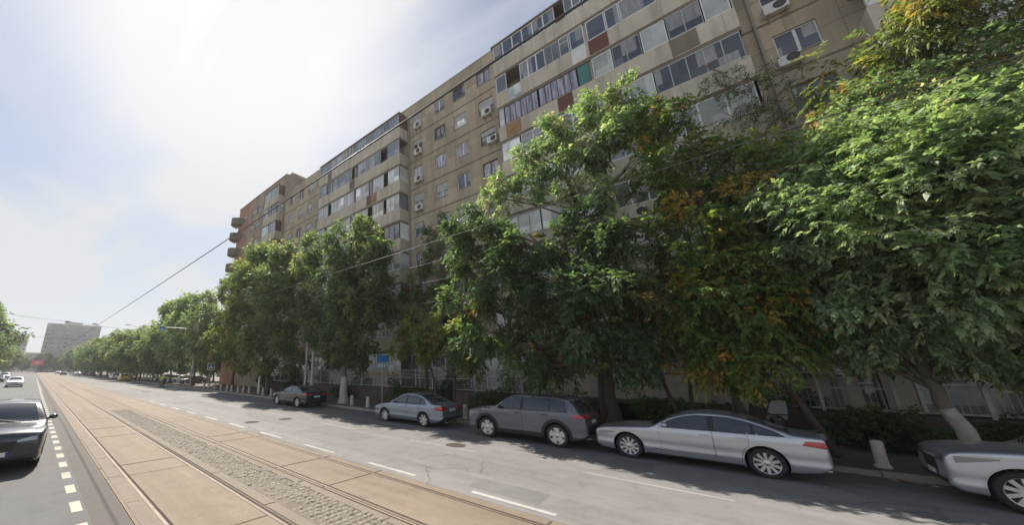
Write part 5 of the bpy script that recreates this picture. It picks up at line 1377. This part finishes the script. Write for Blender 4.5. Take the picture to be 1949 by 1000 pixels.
def crossing_plate(parent, x, y, z, s, name='sign_plate'):
    """square plate: fluorescent border, blue field, white triangle, walking figure; faces the camera's way (-y)"""
    b = MB(); b.box(x - s / 2, x + s / 2, y - .015, y + .015, z - s / 2, z + s / 2, b=.006); o = b.build(name, M['sign_yellow'], parent, smooth=True)
    b = MB(); q = s * .36; b.box(x - q, x + q, y - .022, y - .0155, z - q, z + q); p = b.build('field', M['sign_blue'], o)
    b = MB(); t = s * .30; b.prism([(x - t, z - t * .85), (x + t, z - t * .85), (x, z + t * .95)], y - .028, y - .0225, 'y'); b.build('triangle', M['sign_white'], o)
    b = MB(); u = s * .1; yy0, yy1 = y - .034, y - .0285
    b.lathe([(0, yy0), (u * .32, yy0), (u * .32, yy1)], 10, axis='y', c=(x + .0, 0, z + u * 1.0))
    for poly in ([(-.28, .6), (.28, .6), (.22, -.5), (-.22, -.5)], [(-.2, -.5), (.1, -.5), (-.55, -1.9), (-.85, -1.9)], [(-.05, -.5), (.22, -.5), (.85, -1.85), (.55, -1.9)], [(.2, .55), (.3, .3), (.95, -.2), (.8, -.38)], [(-.2, .55), (-.3, .3), (-.9, -.25), (-.75, -.4)]):
        b.prism([(x + a * u, z + c * u) for a, c in poly], yy0, yy1, 'y')
    b.build('walking_figure', M['sign_dark'], o)
    return o
o = pole('traffic_pole', 'grey traffic pole whose arm holds a square crossing sign over the road', 'traffic pole', 16.2, 57.0, 8.6, .10)
b = MB(); b.tube([(0, 0, 8.05), (-2.6, 0, 8.15), (-4.3, 0, 8.1)], [.06, .05, .04], 8); b.tube([(0, 0, 8.05), (1.2, 0, 8.05)], .05, 8); b.tube([(0, 0, 8.55), (-1.6, 0, 8.12)], .015, 6); b.build('arm', M['galv'], o, smooth=True)
crossing_plate(o, -4.55, -.06, 7.85, .92)
b = MB(); b.box(-.38, .14, -.36, -.11, 5.6, 6.8, b=.03); b.build('signal_housing', M['pole_pale'], o, smooth=True)
o = pole('crossing_sign', 'square crossing sign on a kerbside post beside the small yellow green tree', 'road sign', 16.2, 49.4, 3.1, .05)
crossing_plate(o, 0, -.07, 2.75, .95)
# blue parking sign
o = pole('parking_sign', 'blue road sign on a post behind the blue grey sedan', 'road sign', 16.9, 17.75, 3.35, .035)
b = MB(); b.box(-.44, .44, -.06, -.04, 2.95, 3.40, b=.008); p = b.build('sign_plate', M['sign_blue'], o, smooth=True); p.rotation_euler = (0, 0, R(-18))
c = MB(); c.box(-.40, .40, -.066, -.0605, 2.99, 3.36); c.build('field', simple('sign_sky', (.035, .26, .66), .4, var=.15), p)
b = MB(); b.box(-.44, .30, -.06, -.04, 2.50, 2.93, b=.008); p = b.build('lower_plate', M['sign_pale'], o, smooth=True); p.rotation_euler = (0, 0, R(-18))
b = MB()
for i in range(3): b.box(-.33 + i * .2, -.2 + i * .2, -.068, -.0605, 2.58, 2.84)
b.build('symbol', M['sign_white'], p)

# red billboard far down the street
o = empty('billboard', (1.2, 300, 0)); tag(o, 'small red billboard standing at the far end of the tram tracks', 'billboard')
b = MB(); b.box(-2.6, 2.6, -.2, .2, 4.2, 7.4, b=.05); p = b.build('panel', M['billboard'], o, smooth=True)
b = MB(); b.box(-1.2, 1.4, -.26, -.205, 5.3, 6.4); b.build('poster', simple('poster_pale', (.7, .3, .27), .5, var=.3), p)
b = MB(); b.tube([(0, .0, 0), (0, 0, 4.2)], .18, 10); b.build('post', M['galv'], o, smooth=True)

# lamps on the far pavement
for (x, y, lb) in ((15.9, 92, 'grey street lamp with a single arm rising above the far trees'), (15.9, 128, 'grey street lamp farther along, its arm just above the tree tops')):
    o = pole('street_lamp', lb, 'street lamp', x, y, 10.2, .09)
    b = MB(); b.tube([(0, 0, 10.1), (-.6, 0, 10.9), (-3.0, 0, 11.5)], [.06, .05, .04], 8); b.build('arm', M['galv'], o, smooth=True)
    b = MB(); b.ball((-3.4, 0, 11.55), (.55, .17, .10)); b.build('lamp_head', M['pole_pale'], o, smooth=True)

# overhead tram wires and cables
def cable(label, pts, r, cat='wire', name='tram_wire', sag=0):
    b = MB(); P = []
    for i in range(len(pts) - 1):
        a, c = Vector(pts[i]), Vector(pts[i + 1]); n = 14
        for j in range(n + (i == len(pts) - 2)):
            t = j / n; P.append(a.lerp(c, t) - Vector((0, 0, sag * 4 * t * (1 - t))))
    b.tube(P, r, 6); o = b.build(name, M['wire'], smooth='all')
    return tag(o, label, cat, 'overhead wires')
cable('thick contact wire crossing the sky above the left track', [(2.86, -6, 5.85), (2.86, 34, 5.85), (2.86, 74, 5.85), (2.86, 114, 5.85), (2.86, 200, 5.85)], .012, sag=.05)
cable('contact wire above the right track, drawn across the tree crowns', [(5.95, -14, 5.52), (5.95, 26, 5.52), (5.95, 66, 5.52), (5.95, 106, 5.52), (5.95, 200, 5.52)], .006, sag=.05)
for i, (z, lb) in enumerate(((8.9, 'highest thin cable strung in front of the dense dark tree'), (7.75, 'middle thin cable strung in front of the dense dark tree'), (6.5, 'lowest thin cable strung in front of the dense dark tree'))):
    cable(lb, [(15.6, 3, z + .1), (15.7, 16, z), (16.2, 57, z - .3)], .012, 'cable', 'cable', .15)
for (y, lb) in ((95, 'nearer span wire crossing the street with small lamps'), (140, 'farther span wire crossing the street with small lamps')):
    o = cable(lb, [(-10, y, 13.2 if y < 100 else 12.0), (3, y, 11.8 if y < 100 else 11.2), (15.9, y - 3, 10.8)], .022, 'span wire', 'span_wire', .3)
    for x in ((3.2, 7.4) if y < 100 else (5.6,)):
        b = MB(); b.ball((x, y - (x > 3) * .6, (11.7 if y < 100 else 11.1) - .02 * x), (.55, .22, .14)); b.tube([(x, y - .4, 11.6), (x, y - .4, 11.9)], .03, 6); b.build('hanging_lamp', M['sign_dark'], o, smooth=True)

# ---- two motor scooters standing on the pavement behind the silver saloon
def scooter(x, y, rz, label, s=1.0):
    o = empty('motor_scooter', (x, y, .12), rz); tag(o, label, 'motor scooter', 'scooters parked on the pavement'); o.scale = (s, s, s)
    for yy, w_ in ((.66, .10), (-.62, .12)):
        wr = empty('wheel', (0, yy, .25), parent=o)
        b = MB(); b.lathe([(.17, -w_ * .4), (.22, -w_ * .5), (.25, 0), (.22, w_ * .5), (.17, w_ * .4), (.16, 0), (.17, -w_ * .4)], 24, axis='x', cap=False); b.build('tyre', M['tyre'], wr, smooth=True)
        b = MB(); b.lathe([(.02, -.04), (.172, -.02), (.172, .02), (.02, .04)], 20, axis='x'); b.build('rim', M['alloy'], wr, smooth=True)
    b = MB(); prof = [(-.95, .52), (-.9, .72), (-.35, .70), (-.2, .42), (.2, .36), (.32, .55), (.42, .95), (.50, .98), (.62, .62), (.55, .40), (.34, .26), (-.3, .24), (-.5, .38)]
    bm = bmesh.new(); vs0 = [bm.verts.new((-.16, a, c)) for a, c in prof]; vs1 = [bm.verts.new((.16, a, c)) for a, c in prof]
    bm.faces.new(vs0); bm.faces.new(vs1[::-1]); nn = len(prof)
    for i in range(nn): bm.faces.new((vs0[i], vs0[(i + 1) % nn], vs1[(i + 1) % nn], vs1[i]))
    bmesh.ops.bevel(bm, geom=bm.edges[:], offset=.035, segments=2, affect='EDGES'); b.bm(bm); b.build('body', M['scooter_paint'], o, smooth=True)
    b = MB(); b.box(-.15, .15, -.92, -.2, .70, .80, b=.04); b.build('seat', M['black_trim'], o, smooth=True)
    b = MB(); b.tube([(-.33, .30, 1.04), (-.12, .40, 1.02), (.12, .40, 1.02), (.33, .30, 1.04)], .016, 8); b.tube([(0, .44, .9), (0, .40, 1.03)], .025, 8); b.build('handlebar', M['black_trim'], o, smooth=True)
    for sx in (-1, 1):
        b = MB(); b.tube([(sx * .22, .36, 1.03), (sx * .30, .38, 1.22)], .008, 6); b.ball((sx * .31, .38, 1.26), (.07, .02, .05)); b.build('mirror', M['black_trim'], o, smooth=True)
    b = MB(); n = 7; m_ = 6; vs = []
    for lay in (0, .006):
        for j in range(m_):
            for i in range(n):
                u = (i / (n - 1) - .5) * 2; t = j / (m_ - 1); hw = .26 * (1 - .35 * t ** 2)
                vs.append((u * hw, .58 - .10 * u * u - .26 * t + lay, .88 + .56 * t))
    fs = []
    for lay in (0, 1):
        o_ = lay * n * m_
        fs += [tuple(o_ + q for q in (j * n + i, j * n + i + 1, (j + 1) * n + i + 1, (j + 1) * n + i)) for j in range(m_ - 1) for i in range(n - 1)]
    b.add(vs, fs); b.build('windscreen', M['screen'], o, smooth='all', recalc=False)
    b = MB(); b.ball((0, .55, .80), (.11, .06, .08)); b.build('headlight', M['clear_lamp'], o, smooth=True)
scooter(16.75, -.72, R(-62), 'dark scooter with a pale windscreen behind the rear window of the silver saloon', 1.05)
scooter(17.0, .12, R(-58), 'dark scooter with a pale windscreen behind the roof of the silver saloon', 1.05)

# ---- rider in a yellow jacket on a motorcycle
def skin_body(name, verts, edges, radii, mat, parent, loc=(0, 0, 0)):
    me = bpy.data.meshes.new(name); me.from_pydata(verts, edges, []); o = bpy.data.objects.new(name, me); COL.objects.link(o)
    md = o.modifiers.new('s', 'SKIN'); sv = me.skin_vertices[0].data
    for i, r in enumerate(radii): sv[i].radius = (r, r)
    sv[0].use_root = True
    sb = o.modifiers.new('d', 'SUBSURF'); sb.levels = 2; sb.render_levels = 2
    dg = bpy.context.evaluated_depsgraph_get(); m2 = bpy.data.meshes.new_from_object(o.evaluated_get(dg)); bpy.data.objects.remove(o)
    m2.materials.clear()
    for mm in (mat if hasattr(mat, '__len__') else [mat]): m2.materials.append(mm)
    for p in m2.polygons: p.use_smooth = True
    o = bpy.data.objects.new(name, m2); COL.objects.link(o); o.parent = parent; o.location = loc
    return o
RX, RY = 13.2, 59.0
mo = empty('motorcycle', (RX, RY, 0)); tag(mo, 'dark motorcycle under the rider in the yellow jacket', 'motorcycle')
for yy, r in ((.72, .31), (-.70, .31)):
    wr = empty('wheel', (0, yy, r), parent=mo)
    b = MB(); b.lathe([(r * .72, -.05), (r * .9, -.07), (r, 0), (r * .9, .07), (r * .72, .05), (r * .7, 0), (r * .72, -.05)], 28, axis='x', cap=False); b.build('tyre', M['tyre'], wr, smooth=True)
    b = MB(); b.lathe([(.03, -.03), (r * .73, -.02), (r * .73, .02), (.03, .03)], 20, axis='x'); b.build('rim', M['alloy'], wr, smooth=True)
b = MB(); b.box(-.14, .14, -.95, -.1, .72, .86, b=.04); b.box(-.17, .17, -.1, .42, .70, .98, b=.07); b.box(-.16, .16, -.35, .35, .32, .68, b=.05); b.tube([(0, .72, .32), (0, .45, .95)], .05, 8); b.tube([(0, -.7, .32), (0, -.2, .5)], .05, 8)
b.build('body', M['scooter_paint'], mo, smooth=True)
b = MB(); b.tube([(-.40, .28, 1.08), (-.1, .44, 1.04), (.1, .44, 1.04), (.40, .28, 1.08)], .018, 8); b.build('handlebar', M['black_trim'], mo, smooth=True)
b = MB(); b.box(-.24, .24, -1.12, -.74, .86, 1.22, b=.04); b.build('top_box', M['black_trim'], mo, smooth=True)
b = MB(); b.box(-.07, .07, -1.135, -1.121, .80, .85); b.build('tail_light', M['red_lamp'], mo)
pe = empty('person', (RX, RY, 0)); tag(pe, 'rider in a fluorescent yellow jacket and helmet sitting on the dark motorcycle', 'person')
V_ = [(0, -.35, .93), (0, -.30, 1.10), (0, -.22, 1.32), (0, -.17, 1.46), (0, -.13, 1.58), (0, -.12, 1.72),
      (.20, -.17, 1.43), (.34, .00, 1.22), (.36, .24, 1.12), (-.20, -.17, 1.43), (-.34, .00, 1.22), (-.36, .24, 1.12),
      (.11, -.30, .92), (.27, .06, .80), (.25, -.10, .42), (.25, .06, .36), (-.11, -.30, .92), (-.27, .06, .80), (-.25, -.10, .42), (-.25, .06, .36)]
E_ = [(0, 1), (1, 2), (2, 3), (3, 4), (4, 5), (3, 6), (6, 7), (7, 8), (3, 9), (9, 10), (10, 11), (0, 12), (12, 13), (13, 14), (14, 15), (0, 16), (16, 17), (17, 18), (18, 19)]
Rr = [.17, .17, .19, .14, .065, .10, .085, .065, .05, .085, .065, .05, .11, .085, .06, .05, .11, .085, .06, .05]
bo = skin_body('body', V_, E_, Rr, [M['cloth_dark'], M['hivis'], M['skin']], pe)
for p in bo.data.polygons:
    c = p.center
    p.material_index = 1 if (.98 < c.z < 1.53 and c.y < .2) else (2 if c.z >= 1.53 else 0)
b = MB(); b.ball((0, -.12, 1.73), (.145, .165, .155)); b.build('helmet', M['sign_white'], pe, smooth=True)
b = MB(); b.ball((0, -.02, 1.72), (.11, .08, .06)); b.build('visor', M['car_glass'], pe, smooth=True)
# ================================================================== WORLD, SUN, CAMERA
w = bpy.data.worlds.new('World'); scene.world = w; w.use_nodes = True
nt = w.node_tree; nt.nodes.clear()
SUN_AZ, SUN_EL = R(16), R(50)
out = nt.nodes.new('ShaderNodeOutputWorld'); bg = nt.nodes.new('ShaderNodeBackground')
bg.inputs['Strength'].default_value = .12
sky = nt.nodes.new('ShaderNodeTexSky'); sky.sky_type = 'NISHITA'; sky.sun_disc = False
sky.sun_elevation = SUN_EL; sky.sun_rotation = SUN_AZ; sky.air_density = 1.2; sky.dust_density = 1.5; sky.ozone_density = 1.0
tc = nt.nodes.new('ShaderNodeTexCoord')
sep = nt.nodes.new('ShaderNodeSeparateXYZ'); nt.links.new(tc.outputs['Generated'], sep.inputs[0])
zc_ = math_(nt, 'MAXIMUM', math_(nt, 'ADD', sep.outputs['Z'], .12), .05)
cx = math_(nt, 'DIVIDE', sep.outputs['X'], zc_); cy = math_(nt, 'DIVIDE', sep.outputs['Y'], zc_)
cmb = nt.nodes.new('ShaderNodeCombineXYZ'); nt.links.new(cx, cmb.inputs[0]); nt.links.new(cy, cmb.inputs[1])
mp = nt.nodes.new('ShaderNodeMapping'); mp.inputs['Rotation'].default_value = (0, 0, R(35)); mp.inputs['Scale'].default_value = (1.0, .55, 1); mp.inputs['Location'].default_value = (1.9, 9.2, 0)
nt.links.new(cmb.outputs[0], mp.inputs['Vector'])
n1 = noise(nt, mp.outputs[0], 1.1, 8, .58, .5); n2 = noise(nt, mp.outputs[0], .45, 4, .5, .3)
cl = ramp(nt, math_(nt, 'ADD', math_(nt, 'MULTIPLY', n1, .6), math_(nt, 'MULTIPLY', n2, .5)), [(.46, .02), (.52, .2), (.58, .65), (.66, 1)])
sd = Vector((math.sin(SUN_AZ) * math.cos(SUN_EL), math.cos(SUN_AZ) * math.cos(SUN_EL), math.sin(SUN_EL)))
dt = nt.nodes.new('ShaderNodeVectorMath'); dt.operation = 'DOT_PRODUCT'; nt.links.new(tc.outputs['Generated'], dt.inputs[0]); dt.inputs[1].default_value = sd
glow = ramp(nt, dt.outputs['Value'], [(.83, 0), (.92, .4), (.97, .9), (1, 1)])
hz_ = ramp(nt, sep.outputs['Z'], [(.0, .9), (.12, .7), (.38, .22), (.7, 0)])
fac = math_(nt, 'ADD', math_(nt, 'ADD', cl, math_(nt, 'MULTIPLY', glow, .6)), hz_, True)
# cirrus veil: white cloud lit by the sun, brighter close to it
ccol = mixc(nt, glow, (3.15, 3.27, 3.4), (4.1, 4.07, 4.06))
skyc = mixc(nt, 1, sky.outputs[0], (.36, .39, .43), 'MULTIPLY')
nt.links.new(mixc(nt, fac, skyc, ccol), bg.inputs['Color'])
nt.links.new(bg.outputs[0], out.inputs[0])
w.cycles.sampling_method = 'AUTOMATIC'

sl = bpy.data.lights.new('sun', 'SUN'); sl.energy = 4.2; sl.angle = R(.6); sl.color = (1, .93, .84)
so = bpy.data.objects.new('sun', sl); COL.objects.link(so)
so.rotation_euler = (-sd).to_track_quat('-Z', 'Y').to_euler(); so.location = (0, 0, 60)

cam = bpy.data.cameras.new('camera'); co = bpy.data.objects.new('camera', cam); COL.objects.link(co)
F, CX, CY, PIT, YAW, HC = 653.23, 749.4, 529.38, .25791, .79308, 2.6422
cam.sensor_fit = 'HORIZONTAL'; cam.sensor_width = 36; cam.lens = F / 1949 * 36
cam.shift_x = (974.5 - CX) / 1949; cam.shift_y = (CY - 500) / 1949
co.location = (0, 0, HC); co.rotation_euler = (math.pi / 2 + PIT, 0, -YAW)
cam.clip_start = .05; cam.clip_end = 5000
scene.camera = co
scene.view_settings.view_transform = 'Standard'; scene.view_settings.look = 'None'
scene.view_settings.exposure = .95; scene.view_settings.gamma = 1
scene.render.engine = 'CYCLES'
scene.cycles.use_denoising = True
scene.cycles.max_bounces = 8; scene.cycles.diffuse_bounces = 6; scene.cycles.transmission_bounces = 4; scene.cycles.transparent_max_bounces = 6
scene.cycles.sample_clamp_indirect = 6

# the hazy summer air over the street
hz = bpy.data.materials.new('haze'); hz.use_nodes = True; hn = hz.node_tree; hn.nodes.clear()
ho = hn.nodes.new('ShaderNodeOutputMaterial'); hv = hn.nodes.new('ShaderNodeVolumePrincipled')
hv.inputs['Color'].default_value = (.93, .95, 1, 1); hv.inputs['Density'].default_value = .00042; hv.inputs['Anisotropy'].default_value = .3
hn.links.new(hv.outputs[0], ho.inputs['Volume'])
b = MB(); b.box(-330, 330, -95, 515, -1.06, 40)
tag(b.build('haze', hz), kind='stuff')
scene.cycles.volume_bounces = 0
